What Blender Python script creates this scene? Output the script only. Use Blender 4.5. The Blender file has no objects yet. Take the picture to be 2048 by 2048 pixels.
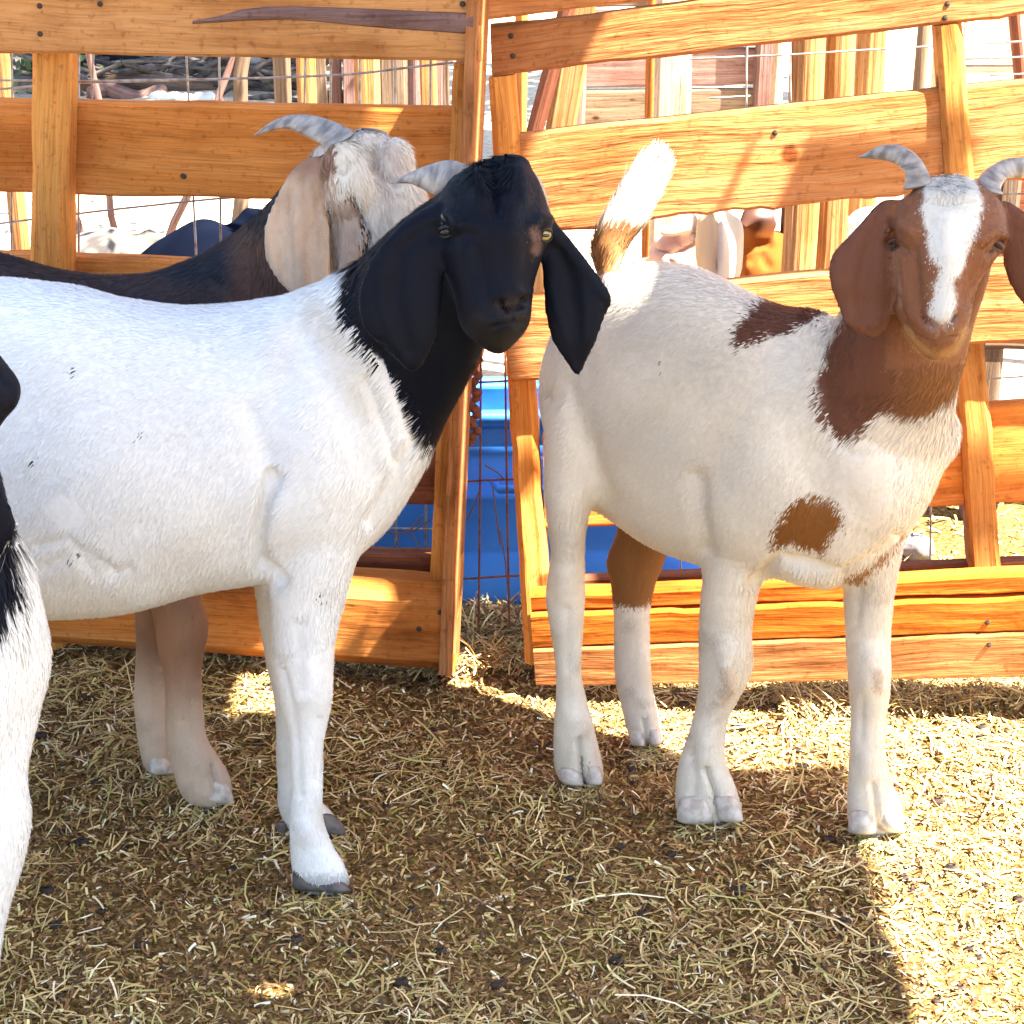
import bpy, math, random
import numpy as np
from mathutils import Vector, noise as mnoise, geometry, kdtree
from mathutils.bvhtree import BVHTree
sc = bpy.context.scene
C = sc.collection
# ------------------------------------------------------------------ camera, light, exposure
FPX, CX, CY, CAMH = 3710.0, 1024.0, 1024.0, 1.5
PIT = math.atan(0.4117)
cam = bpy.data.objects.new('camera', bpy.data.cameras.new('camera')); C.objects.link(cam)
cam.location = (0, 0, CAMH); cam.rotation_euler = (math.pi/2-PIT, 0, 0)
cam.data.sensor_width = 36; cam.data.lens = 36*FPX/2048; cam.data.clip_end = 300
sc.camera = cam
SUN = Vector((0.47, -0.23, 0.87)).normalized()      # towards the sun
w = bpy.data.worlds.new('World'); sc.world = w; w.use_nodes = True
nt = w.node_tree; bg = nt.nodes['Background']
sky = nt.nodes.new('ShaderNodeTexSky'); sky.sky_type = 'NISHITA'; sky.sun_disc = False
sky.sun_elevation = math.asin(SUN.z); sky.sun_rotation = math.atan2(SUN.x, SUN.y)
sky.dust_density = 1.2; sky.air_density = 1.0
nt.links.new(sky.outputs[0], bg.inputs[0]); bg.inputs[1].default_value = 0.068
sun = bpy.data.objects.new('sun', bpy.data.lights.new('sun', 'SUN')); C.objects.link(sun)
sun.data.energy = 5.0; sun.data.angle = math.radians(0.5); sun.data.color = (1.0, 0.93, 0.80)
sun.rotation_euler = (-SUN).to_track_quat('-Z', 'Y').to_euler()
sc.view_settings.view_transform = 'Standard'; sc.view_settings.look = 'None'
sc.view_settings.gamma = 1; sc.view_settings.use_curve_mapping = False
sc.view_settings.exposure = 3.12
sc.cycles.max_bounces = 6; sc.cycles.use_denoising = True

# ------------------------------------------------------------------ sight lines -> points of the place
F = np.array((0, math.cos(PIT), -math.sin(PIT))); U = np.array((0, math.sin(PIT), math.cos(PIT))); R = np.array((1., 0, 0))
CAM = np.array((0, 0, CAMH))
def ray(px, py): return F*FPX + R*(px-CX) - U*(py-CY)
def aty(px, py, Y):
    d = ray(px, py); return CAM + d*(Y/d[1])
def gnd(px, py, z=0.0):
    d = ray(px, py); return CAM + d*((z-CAMH)/d[2])
def onp(px, py, pl, off=0.0):
    P0, n = pl; d = ray(px, py); return CAM + d*(np.dot(P0+n*off-CAM, n)/np.dot(d, n))
def proj(P):
    d = np.asarray(P)-CAM; f = d@F
    return CX+FPX*(d@R)/f, CY-FPX*(d@U)/f

rng = np.random.default_rng(7); random.seed(7)
# ------------------------------------------------------------------ objects
def tag(o, label=None, cat=None, group=None, kind=None):
    if label: o['label'] = label
    if cat: o['category'] = cat
    if group: o['group'] = group
    if kind: o['kind'] = kind
    return o
def empty(name, loc, label=None, cat=None, group=None):
    o = bpy.data.objects.new(name, None); C.objects.link(o); o.location = loc; o.empty_display_size = .1
    return tag(o, label, cat, group)
def link(name, me, mat, parent=None):
    o = bpy.data.objects.new(name, me); C.objects.link(o)
    if mat is not None:
        me.materials.clear(); me.materials.append(mat)
    if parent is not None:
        o.parent = parent; o.matrix_parent_inverse.identity()
        o.location = (0, 0, 0) if parent.parent is not None else -parent.location   # a part's parent already sits at the world origin
    return o
def mesh(name, V, Fs, smooth=True):
    me = bpy.data.meshes.new(name); me.from_pydata([tuple(v) for v in V], [], Fs); me.update()
    if smooth: me.polygons.foreach_set('use_smooth', [True]*len(me.polygons))
    return me

# ------------------------------------------------------------------ materials
def newmat(name):
    m = bpy.data.materials.new(name); m.use_nodes = True
    return m, m.node_tree, m.node_tree.nodes['Principled BSDF']
def N(t, typ, **kw):
    n = t.nodes.new(typ)
    for k, v in kw.items():
        if k.startswith('i_'): n.inputs[k[2:].replace('_', ' ')].default_value = v
        else: setattr(n, k, v)
    return n
def ramp(t, fac, stops):
    r = t.nodes.new('ShaderNodeValToRGB'); e = r.color_ramp.elements
    while len(e) < len(stops): e.new(.5)
    for i, (p, c) in enumerate(stops): e[i].position = p; e[i].color = (*c, 1)
    t.links.new(fac, r.inputs[0]); return r
def mix(t, a, b, fac, mode='MIX'):
    m = N(t, 'ShaderNodeMix', data_type='RGBA', blend_type=mode)
    for s, v in ((m.inputs[0], fac), (m.inputs[6], a), (m.inputs[7], b)):
        if hasattr(v, 'links') or hasattr(v, 'is_linked'): t.links.new(v, s)
        elif isinstance(v, (int, float)): s.default_value = v
        else: s.default_value = (*v, 1)
    return m.outputs[2]
def bump(t, b, h, strength, dist, prev=None):
    n = N(t, 'ShaderNodeBump'); n.inputs['Strength'].default_value = strength; n.inputs['Distance'].default_value = dist
    t.links.new(h, n.inputs['Height'])
    if prev is not None: t.links.new(prev, n.inputs['Normal'])
    t.links.new(n.outputs[0], b.inputs['Normal']); return n.outputs[0]

def wood(name, light, mid, dark, rough=.8, relief=.004, knots=True):
    m, t, b = newmat(name)
    uv = N(t, 'ShaderNodeUVMap'); oi = N(t, 'ShaderNodeObjectInfo')
    mp = N(t, 'ShaderNodeMapping'); t.links.new(uv.outputs[0], mp.inputs[0])
    sc_ = N(t, 'ShaderNodeVectorMath', operation='SCALE'); sc_.inputs[0].default_value = (7.3, 3.1, 5.7)
    t.links.new(oi.outputs['Random'], sc_.inputs['Scale']); t.links.new(sc_.outputs[0], mp.inputs['Location'])
    warp = N(t, 'ShaderNodeTexNoise', i_Scale=2.2, i_Detail=3.0); t.links.new(mp.outputs[0], warp.inputs[0])
    wv = N(t, 'ShaderNodeVectorMath', operation='MULTIPLY_ADD'); wv.inputs[1].default_value = (.02, .035, 0)
    t.links.new(warp.outputs['Color'], wv.inputs[0]); t.links.new(mp.outputs[0], wv.inputs[2])
    m1 = N(t, 'ShaderNodeMapping'); m1.inputs['Scale'].default_value = (1.1, 34, 1); t.links.new(wv.outputs[0], m1.inputs[0])
    g1 = N(t, 'ShaderNodeTexNoise', i_Scale=1.0, i_Detail=5.0, i_Roughness=.65); t.links.new(m1.outputs[0], g1.inputs[0])
    m2 = N(t, 'ShaderNodeMapping'); m2.inputs['Scale'].default_value = (9, 260, 1); t.links.new(wv.outputs[0], m2.inputs[0])
    g2 = N(t, 'ShaderNodeTexNoise', i_Scale=1.0, i_Detail=3.0, i_Roughness=.7); t.links.new(m2.outputs[0], g2.inputs[0])
    bl = N(t, 'ShaderNodeTexNoise', i_Scale=5.0, i_Detail=6.0, i_Roughness=.6); t.links.new(mp.outputs[0], bl.inputs[0])
    c = ramp(t, g1.outputs[0], [(.22, dark), (.42, mid), (.72, light)]).outputs[0]
    c2 = ramp(t, g2.outputs[0], [(.33, (.5, .45, .4)), (.56, (1, 1, 1))]).outputs[0]
    c = mix(t, c, c2, .6, 'MULTIPLY')
    c3 = ramp(t, bl.outputs[0], [(.36, (.70, .58, .48)), (.5, (1, .97, .94)), (.66, (1.1, 1.1, 1.05))]).outputs[0]
    c = mix(t, c, c3, .75, 'MULTIPLY')
    sp = N(t, 'ShaderNodeTexNoise', i_Scale=75.0, i_Detail=3.0); t.links.new(mp.outputs[0], sp.inputs[0])
    c5 = ramp(t, sp.outputs[0], [(.3, (.5, .42, .38)), (.42, (1, 1, 1))]).outputs[0]
    c = mix(t, c, c5, .5, 'MULTIPLY')
    if knots:
        vo = N(t, 'ShaderNodeTexVoronoi', i_Scale=4.2); t.links.new(mp.outputs[0], vo.inputs[0])
        k = ramp(t, vo.outputs['Distance'], [(.0, (.13, .06, .03)), (.045, (.3, .18, .1)), (.075, (1, 1, 1))]).outputs[0]
        c = mix(t, c, k, .9, 'MULTIPLY')
    rv_ = ramp(t, oi.outputs['Random'], [(0, (.80, .80, .84)), (.5, (1, 1, 1)), (1, (1.12, 1.08, 1.0))]).outputs[0]
    c = mix(t, c, rv_, 1.0, 'MULTIPLY')
    st = N(t, 'ShaderNodeTexNoise', i_Scale=1.0, i_Detail=5.0, i_Roughness=.65); mst = N(t, 'ShaderNodeMapping'); mst.inputs['Scale'].default_value = (3.0, 16, 1); mst.inputs['Location'].default_value = (5, 2, 0)
    t.links.new(wv.outputs[0], mst.inputs[0]); t.links.new(mst.outputs[0], st.inputs[0])
    c = mix(t, c, ramp(t, st.outputs[0], [(.30, (.42, .36, .34)), (.42, (.9, .88, .86)), (.5, (1, 1, 1))]).outputs[0], .75, 'MULTIPLY')
    ck = N(t, 'ShaderNodeMapping'); ck.inputs['Scale'].default_value = (1.6, 95, 1); t.links.new(wv.outputs[0], ck.inputs[0]); cn = N(t, 'ShaderNodeTexNoise', i_Scale=1.0, i_Detail=2.0); t.links.new(ck.outputs[0], cn.inputs[0])
    c = mix(t, c, ramp(t, cn.outputs[0], [(.225, (.16, .11, .09)), (.27, (1, 1, 1))]).outputs[0], .9, 'MULTIPLY')
    t.links.new(c, b.inputs['Base Color']); b.inputs['Roughness'].default_value = max(rough, .88)
    b.inputs['Specular IOR Level'].default_value = .1
    # rough-sawn relief
    ms = N(t, 'ShaderNodeMapping'); ms.inputs['Scale'].default_value = (3.5, 38, 1); ms.inputs['Rotation'].default_value = (0, 0, .12); t.links.new(wv.outputs[0], ms.inputs[0])
    g3 = N(t, 'ShaderNodeTexNoise', i_Scale=1.0, i_Detail=4.0, i_Roughness=.55); t.links.new(ms.outputs[0], g3.inputs[0])
    pn = bump(t, b, g3.outputs[0], 1.0, relief)
    bump(t, b, g2.outputs[0], .6, relief*.25, pn)
    return m
M = {}
M['wood'] = wood('sawn_pine', (.70, .29, .085), (.62, .215, .045), (.38, .115, .022))
M['wood_lit'] = wood('rough_sawn_pine_lit', (.58, .28, .12), (.49, .195, .065), (.28, .085, .022), relief=.010)  # copy of the pine for sunlit boards, sunlit tone put in its colour
M['wood_gold'] = wood('golden_post', (.70, .34, .10), (.62, .245, .055), (.42, .145, .03))
M['wood_dark'] = wood('stained_rail', (.30, .12, .06), (.20, .07, .04), (.10, .035, .02), knots=False)
M['wood_base'] = wood('base_pine', (.66, .215, .035), (.56, .15, .018), (.36, .08, .010), relief=.005)  # copy for the less sunlit base boards, weaker light put in as deeper orange
M['wood_top'] = wood('weathered_pine', (.56, .30, .13), (.48, .23, .085), (.30, .12, .04))
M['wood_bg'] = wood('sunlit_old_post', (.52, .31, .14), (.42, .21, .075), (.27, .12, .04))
M['wood_grey'] = wood('weathered_wood', (.24, .18, .13), (.15, .105, .075), (.07, .045, .035))
M['wood_pale'] = wood('bleached_wood', (.72, .62, .48), (.60, .46, .32), (.36, .24, .14))
M['bark'] = wood('bark', (.30, .20, .18), (.20, .12, .11), (.10, .06, .06), knots=False)
def simple(name, col, rough=.6, metal=0, nz=None, scale=30, bumpd=0.0, spec=.4):
    m, t, b = newmat(name)
    b.inputs['Roughness'].default_value = rough; b.inputs['Metallic'].default_value = metal
    b.inputs['Specular IOR Level'].default_value = spec
    tc = N(t, 'ShaderNodeTexCoord'); n = N(t, 'ShaderNodeTexNoise', i_Scale=float(scale), i_Detail=5.0); t.links.new(tc.outputs['Object'], n.inputs[0])
    nz = nz or tuple(c*.65 for c in col)
    c = ramp(t, n.outputs[0], [(.35, nz), (.6, col)]).outputs[0]; t.links.new(c, b.inputs['Base Color'])
    if bumpd: bump(t, b, n.outputs[0], .8, bumpd)
    return m
M['wire'] = simple('galvanised_wire', (.42, .41, .40), .5, .6, (.25, .2, .17), 60)
M['rust'] = simple('rusty_wire', (.24, .09, .06), .8, .2, (.12, .04, .03), 80)
M['nail'] = simple('nail_head', (.06, .04, .03), .7, .3)
M['blue'] = simple('blue_plastic', (.045, .28, .92), .55, 0, (.03, .20, .80), 5, .004)
M['horn'] = None
M['tin'] = simple('roof_tin', (.62, .62, .62), .5, .3, (.5, .48, .45), 8)
M['black_cloth'] = simple('black_cloth', (.015, .017, .03), .8, 0, None, 6)

def attrmat(name, rough=.75, spec=.2, sheen=0.0, bumps=None, trans=0.0):
    m, t, b = newmat(name)
    a = N(t, 'ShaderNodeAttribute', attribute_name='coat')
    t.links.new(a.outputs['Color'], b.inputs['Base Color'])
    b.inputs['Roughness'].default_value = rough; b.inputs['Specular IOR Level'].default_value = spec
    if sheen: b.inputs['Sheen Weight'].default_value = sheen; b.inputs['Sheen Roughness'].default_value = .4
    if bumps:
        tc = N(t, 'ShaderNodeTexCoord'); mp = N(t, 'ShaderNodeMapping'); mp.inputs['Scale'].default_value = (110, 110, 22)
        mp.inputs['Rotation'].default_value = (0, .35, 0)
        t.links.new(tc.outputs['Object'], mp.inputs[0])
        n = N(t, 'ShaderNodeTexNoise', i_Scale=1.0, i_Detail=3.0); t.links.new(mp.outputs[0], n.inputs[0])
        bump(t, b, n.outputs[0], .35, bumps)
        v = ramp(t, n.outputs[0], [(.35, (.93, .925, .92)), (.6, (1, 1, 1))]).outputs[0]
        t.links.new(mix(t, a.outputs['Color'], v, .8, 'MULTIPLY'), b.inputs['Base Color'])
    return m
M['coat'] = attrmat('goat_coat', .6, .12, 0, .0012)
M['coat_far'] = attrmat('far_coat', .9, .0, 0, None)
M['fur'] = attrmat('goat_fur', .65, .15)
M['litter'] = attrmat('straw_litter', .7, .25)
# ground: brown trampled chaff
m, t, b = newmat('trampled_litter'); M['ground'] = m
tc = N(t, 'ShaderNodeTexCoord')
n1 = N(t, 'ShaderNodeTexNoise', i_Scale=3.0, i_Detail=5.0); n2 = N(t, 'ShaderNodeTexNoise', i_Scale=110.0, i_Detail=6.0, i_Roughness=.75)
for n in (n1, n2): t.links.new(tc.outputs['Object'], n.inputs[0])
ca = ramp(t, n2.outputs[0], [(.32, (.05, .024, .009)), (.5, (.21, .125, .042)), (.66, (.48, .34, .13))]).outputs[0]
cb = ramp(t, n1.outputs[0], [(.35, (.75, .68, .62)), (.6, (1, 1, .9))]).outputs[0]
t.links.new(mix(t, ca, cb, .8, 'MULTIPLY'), b.inputs['Base Color']); b.inputs['Roughness'].default_value = .95; b.inputs['Specular IOR Level'].default_value = .1
bump(t, b, n2.outputs[0], 1.0, .006)
# horn with growth rings
m, t, b = newmat('horn'); M['horn'] = m
uv = N(t, 'ShaderNodeUVMap'); wv = N(t, 'ShaderNodeTexWave', wave_type='BANDS', bands_direction='X', i_Scale=11.0, i_Distortion=4.0, i_Detail=2.0)
t.links.new(uv.outputs[0], wv.inputs[0])
n3 = N(t, 'ShaderNodeTexNoise', i_Scale=30.0, i_Detail=4.0); t.links.new(uv.outputs[0], n3.inputs[0])
t.links.new(ramp(t, n3.outputs[0], [(.35, (.15, .13, .12)), (.62, (.36, .33, .30))]).outputs[0], b.inputs['Base Color'])
b.inputs['Roughness'].default_value = .5; bump(t, b, wv.outputs['Fac'], .3, .001)

# ------------------------------------------------------------------ loft: a tapered limb through sections
def catmull(A, n):
    A = np.asarray(A, float); out = []
    K = len(A)
    for i in range(K-1):
        p0, p1, p2, p3 = A[max(i-1, 0)], A[i], A[i+1], A[min(i+2, K-1)]
        for j in range(n):
            s = j/n
            out.append(.5*((2*p1)+(-p0+p2)*s+(2*p0-5*p1+4*p2-p3)*s*s+(-p0+3*p1-3*p2+p3)*s**3))
    out.append(A[-1]); return np.array(out)
def loft(S, seg=20, sub=4, cap=(.8, .8)):
    """S: list of (ax, ay, bx, by, Y, t): sight points of both edges of a cross-section, its distance and half-thickness"""
    rows = []
    for ax, ay, bx, by, Y, t in S:
        A, B = aty(ax, ay, Y), aty(bx, by, Y); c = (A+B)/2; u = (B-A)/2
        v = c-CAM; v /= np.linalg.norm(v); un = u/np.linalg.norm(u)
        wv_ = v-un*np.dot(v, un); wv_ = wv_/np.linalg.norm(wv_)*t
        rows.append(np.concatenate([c, u, wv_]))
    return loft_rows(rows, seg, sub, cap)
def loft_rows(rows, seg=20, sub=4, cap=(.8, .8)):
    G = catmull(rows, sub)
    rings = [(g[:3], g[3:6], g[6:9]) for g in G]
    def capr(c0, u, w_, d, k):
        r = min(np.linalg.norm(u), np.linalg.norm(w_))*k; out = []
        for a in (25, 50, 72): out.append((c0+d*r*math.sin(math.radians(a)), u*math.cos(math.radians(a)), w_*math.cos(math.radians(a))))
        return out, c0+d*r
    d0 = rings[0][0]-rings[1][0]; d0 /= np.linalg.norm(d0)+1e-9; d1 = rings[-1][0]-rings[-2][0]; d1 /= np.linalg.norm(d1)+1e-9
    r0, p0 = capr(*rings[0], d0, cap[0]); r1, p1 = capr(*rings[-1], d1, cap[1])
    rings = r0[::-1]+rings+r1
    V = []; Fs = []
    ang = np.linspace(0, 2*math.pi, seg, endpoint=False)
    for c, u, w_ in rings:
        for a in ang: V.append(c+u*math.cos(a)+w_*math.sin(a))
    n = len(rings)
    for i in range(n-1):
        for j in range(seg):
            Fs.append((i*seg+j, i*seg+(j+1) % seg, (i+1)*seg+(j+1) % seg, (i+1)*seg+j))
    V.append(p0); V.append(p1); a, b_ = len(V)-2, len(V)-1
    for j in range(seg):
        Fs.append((a, (j+1) % seg, j)); Fs.append((b_, (n-1)*seg+j, (n-1)*seg+(j+1) % seg))
    return np.array(V), Fs
def orient(V, Fs):
    # outward winding by signed volume
    vol = 0
    for f in Fs:
        a = V[f[0]]
        for k in range(1, len(f)-1): vol += np.dot(a, np.cross(V[f[k]], V[f[k+1]]))
    return Fs if vol > 0 else [tuple(reversed(f)) for f in Fs]
def merge(parts):
    V = []; Fs = []; o = 0
    for v, f in parts:
        f = orient(v, f); V.append(v); Fs += [tuple(i+o for i in q) for q in f]; o += len(v)
    return np.concatenate(V), Fs
def blob(c, r, seg=16, n=10):
    c = np.array(c); r = np.array(r)*np.ones(3); V = []; Fs = []
    for i in range(1, n):
        for j in range(seg):
            a = math.pi*i/n; b_ = 2*math.pi*j/seg
            V.append(c+r*np.array((math.sin(a)*math.cos(b_), math.sin(a)*math.sin(b_), math.cos(a))))
    for i in range(n-2):
        for j in range(seg): Fs.append((i*seg+j, i*seg+(j+1) % seg, (i+1)*seg+(j+1) % seg, (i+1)*seg+j))
    V.append(c+r*(0, 0, 1)); V.append(c-r*(0, 0, 1)); a, b_ = len(V)-2, len(V)-1
    for j in range(seg):
        Fs.append((a, j, (j+1) % seg)); Fs.append((b_, (n-2)*seg+(j+1) % seg, (n-2)*seg+j))
    return np.array(V), Fs
def tube(pts, r, seg=6):
    pts = np.asarray(pts, float); rows = []
    for i, p in enumerate(pts):
        d = pts[min(i+1, len(pts)-1)]-pts[max(i-1, 0)]; d /= np.linalg.norm(d)
        a = np.cross(d, (0.31, .9, .29)); a /= np.linalg.norm(a); b_ = np.cross(d, a)
        rr = r[i] if hasattr(r, '__len__') else r
        rows.append(np.concatenate([p, a*rr, b_*rr]))
    return loft_rows(rows, seg, 1, (.3, .3))

# ------------------------------------------------------------------ polygons seen from the front, used for coat markings
def inpoly(px, py, poly):
    poly = np.array(poly, float); n = len(poly); ins = np.zeros(len(px), bool); dist = np.full(len(px), 1e9)
    for i in range(n):
        x0, y0 = poly[i]; x1, y1 = poly[(i+1) % n]
        c = ((y0 > py) != (y1 > py)) & (px < (x1-x0)*(py-y0)/((y1-y0) if y1 != y0 else 1e-9)+x0)
        ins ^= c
        t_ = np.clip(((px-x0)*(x1-x0)+(py-y0)*(y1-y0))/((x1-x0)**2+(y1-y0)**2+1e-9), 0, 1)
        dist = np.minimum(dist, np.hypot(px-x0-t_*(x1-x0), py-y0-t_*(y1-y0)))
    return np.where(ins, dist, -dist)
def linedist(px, py, line):
    d = np.full(len(px), 1e9)
    for (x0, y0), (x1, y1) in zip(line[:-1], line[1:]):
        t_ = np.clip(((px-x0)*(x1-x0)+(py-y0)*(y1-y0))/((x1-x0)**2+(y1-y0)**2+1e-9), 0, 1)
        d = np.minimum(d, np.hypot(px-x0-t_*(x1-x0), py-y0-t_*(y1-y0)))
    return d
def sm(x, a, b): 
    t_ = np.clip((x-a)/(b-a), 0, 1); return t_*t_*(3-2*t_)
def wob(P, k=1.0):
    x, y, z = P[:, 0]*k, P[:, 1]*k, P[:, 2]*k
    return (np.sin(41*x+17*z+3*np.sin(23*y+z*31))+np.sin(67*z-29*x+2*np.sin(51*x))+.7*np.sin(131*x+97*z+59*y)+.5*np.sin(233*z-171*x+3*np.sin(99*y)))/3.2

class Body:
    def __init__(s, parts, voxel): s.parts = parts; s.voxel = voxel
    def remesh(s, weight, iters):
        V, Fs = merge(s.parts)
        me = mesh('tmp', V, Fs); o = bpy.data.objects.new('tmp', me); C.objects.link(o)
        md = o.modifiers.new('r', 'REMESH'); md.mode = 'VOXEL'; md.voxel_size = s.voxel; md.use_smooth_shade = True
        dg = bpy.context.evaluated_depsgraph_get(); ev = o.evaluated_get(dg)
        nm = bpy.data.meshes.new_from_object(ev); bpy.data.objects.remove(o); bpy.data.meshes.remove(me)
        n = len(nm.vertices); P = np.empty(n*3); nm.vertices.foreach_get('co', P); P = P.reshape(-1, 3)
        E = np.empty(len(nm.edges)*2, int); nm.edges.foreach_get('vertices', E); E = E.reshape(-1, 2)
        deg = np.bincount(E.ravel(), minlength=n)[:, None].astype(float)
        px, py = proj(P); wt = weight(px, py, P)[:, None]
        for it in range(iters):
            S = np.zeros_like(P)
            for k in range(3):
                S[:, k] = np.bincount(E[:, 0], P[E[:, 1], k], n)+np.bincount(E[:, 1], P[E[:, 0], k], n)
            L = S/deg-P
            P = P+L*wt*(.6 if it % 2 == 0 or it > iters-3 else -.5*0+.6)*1.0
        # tiny inflate keeps the volume the smoothing takes
        s.P = P; s.me = nm; s.E = E; s.write(); return s
    def write(s):
        s.me.vertices.foreach_set('co', s.P.ravel()); s.me.update()
        n = len(s.P); nn = np.empty(n*3); s.me.vertices.foreach_get('normal', nn); s.N = nn.reshape(-1, 3)
        s.px, s.py = proj(s.P)
        s.facing = (s.N*(CAM-s.P)).sum(1) > 0
    def push(s, amount): s.P = s.P+s.N*np.asarray(amount)[:, None]; s.write()
    def crease(s, line, width, depth, front=True, band=None, Yr=None):
        d = linedist(s.px, s.py, line); a = np.exp(-(d/width)**2)*depth
        if front: a = a*s.facing
        if Yr: a = a*((s.P[:, 1] > Yr[0]) & (s.P[:, 1] < Yr[1]))
        s.push(-a)
    def colour(s, col):
        s.col = col; a = s.me.attributes.new('coat', 'FLOAT_COLOR', 'POINT')
        a.data.foreach_set('color', np.concatenate([col, np.ones((len(col), 1))], 1).astype(np.float32).ravel())
    def bvh(s):
        s.tree = BVHTree.FromPolygons([tuple(p) for p in s.P], [tuple(p.vertices) for p in s.me.polygons])
    def hit(s, px, py):
        d = ray(px, py); h = s.tree.ray_cast(Vector(CAM), Vector(d).normalized())
        return (np.array(h[0]), np.array(h[1])) if h[0] is not None else (aty(px, py, 2.2), np.array((0, -1., 0)))

def make_fur(name, body, parent, count, length, flow, width=.0011, lift=.18, label=None):
    """blades of hair rooted on the skin, combed along flow, one joined part"""
    me = body.me; me.calc_loop_triangles(); nt_ = len(me.loop_triangles)
    T = np.empty(nt_*3, int); me.loop_triangles.foreach_get('vertices', T); T = T.reshape(-1, 3)
    P, Nn, col = body.P, body.N, body.col
    A = P[T]; area = np.linalg.norm(np.cross(A[:, 1]-A[:, 0], A[:, 2]-A[:, 0]), axis=1)/2
    # more hairs where they are seen
    fc = (Nn[T].mean(1)*(CAM-A.mean(1))); seen = fc.sum(1) > -.25*np.linalg.norm(CAM-A.mean(1), axis=1)
    tx, ty = proj(A.mean(1)); inf = (tx > -120) & (tx < 2170) & (ty > -120) & (ty < 2170)
    wgt = area*np.where(seen & inf, 1.0, .12); pr = np.cumsum(wgt/wgt.sum())
    idx = np.minimum(np.searchsorted(pr, rng.random(count)), nt_-1)
    r1 = np.sqrt(rng.random(count)); r2 = rng.random(count); bc = np.stack([1-r1, r1*(1-r2), r1*r2], 1)
    t3 = T[idx]; root = (P[t3]*bc[:, :, None]).sum(1); n = (Nn[t3]*bc[:, :, None]).sum(1); n /= np.linalg.norm(n, axis=1)[:, None]
    cc = (col[t3]*bc[:, :, None]).sum(1)
    kd = kdtree.KDTree(len(P))
    for i_, p_ in enumerate(P): kd.insert(p_, i_)
    kd.balance(); jit = root+rng.normal(0, .0042, root.shape)
    cc = col[[kd.find(q_)[1] for q_ in jit]]                       # hairs of both colours mingle where markings meet
    L = length(root)*(rng.random(count)*.6+.7)
    keep = L > .001; root, n, cc, L = root[keep], n[keep], cc[keep], L[keep]; count = len(L)
    d = flow(root)+rng.normal(0, .15, (count, 3)); d -= n*(d*n).sum(1)[:, None]; d /= np.linalg.norm(d, axis=1)[:, None]+1e-9
    lf = (np.clip(lift*(1+.003/L), 0, .42)*(rng.random(count)*.8+.6))[:, None]
    dd = d*np.sqrt(np.clip(1-lf**2, 0, 1))+n*lf
    side = np.cross(dd, n); side /= np.linalg.norm(side, axis=1)[:, None]+1e-9
    W = (width*(rng.random(count)*.7+.6)*np.where(L < .0055, .6, 1))[:, None]
    root = root-n*np.minimum(.0008, .1*L)[:, None]
    mid = root+dd*(L*.55)[:, None]; tip = root+dd*(L*.55)[:, None]+(dd*.75+d*.35)*(L*.45)[:, None]
    V = np.empty((count, 5, 3)); V[:, 0] = root-side*W; V[:, 1] = root+side*W; V[:, 2] = mid+side*W*.8; V[:, 3] = mid-side*W*.8; V[:, 4] = tip
    NN = np.repeat(n[:, None], 5, 1); cj = cc*(rng.normal(1, .035, (count, 1)))
    base = np.arange(count)*5
    # winding so that the face looks outwards
    q = np.stack([base, base+1, base+2, base+3], 1); tr = np.stack([base+3, base+2, base+4], 1)
    me2 = bpy.data.meshes.new(name); me2.vertices.add(count*5); me2.vertices.foreach_set('co', V.astype(np.float32).ravel())
    me2.loops.add(count*7); lp = np.concatenate([q, tr], 1).ravel(); me2.loops.foreach_set('vertex_index', lp.astype(np.int32))
    me2.polygons.add(count*2); st = np.stack([np.arange(count)*7, np.arange(count)*7+4], 1).ravel(); me2.polygons.foreach_set('loop_start', st.astype(np.int32))
    me2.update(calc_edges=True); me2.polygons.foreach_set('use_smooth', [True]*(count*2))
    # flip check on the first face
    pn = np.empty(count*2*3); me2.polygons.foreach_get('normal', pn); pn = pn.reshape(-1, 3)
    if (pn[::2]*n).sum() < 0: me2.flip_normals()
    a = me2.attributes.new('coat', 'FLOAT_COLOR', 'POINT')
    cj = np.repeat(np.clip(cj, 0, 1)[:, None], 5, 1).reshape(-1, 3)
    a.data.foreach_set('color', np.concatenate([cj, np.ones((len(cj), 1))], 1).astype(np.float32).ravel())
    me2.normals_split_custom_set_from_vertices(NN.reshape(-1, 3))
    o = link('fur', me2, M['fur'], parent); o['kind'] = 'stuff'
    return o

def add_horn(parent, S, sub=5):
    V, Fs = loft(S, 12, sub, (.2, .6)); me = mesh('horn', V, orient(V, Fs)); uvl = me.uv_layers.new(name='UVMap')
    seg = 12
    for lp in me.loops:
        i = lp.vertex_index; uvl.data[lp.index].uv = ((i//seg)*.012, (i % seg)*.01)
    return link('horn', me, M['horn'], parent)
M['iris'] = simple('amber_iris', (.50, .40, .13), .15, 0, (.30, .20, .05), 200, 0, .8)
M['pupil'] = simple('pupil', (.004, .004, .005), .1, 0, None, 10, 0, .8)
M['lid_dark'] = simple('dark_eyelid', (.010, .009, .011), .5)
M['lid_tan'] = simple('tan_eyelid', (.12, .052, .032), .6)
def tone(body, k=.12):
    b = body.P; nn = np.sin(13*b[:, 0]+3*np.sin(9*b[:, 2]))*np.sin(17*b[:, 2]+2*np.sin(11*b[:, 1]))+.5*np.sin(37*b[:, 0]+29*b[:, 2]+2*np.sin(31*b[:, 1]))
    return (1+k*nn)[:, None]
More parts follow.
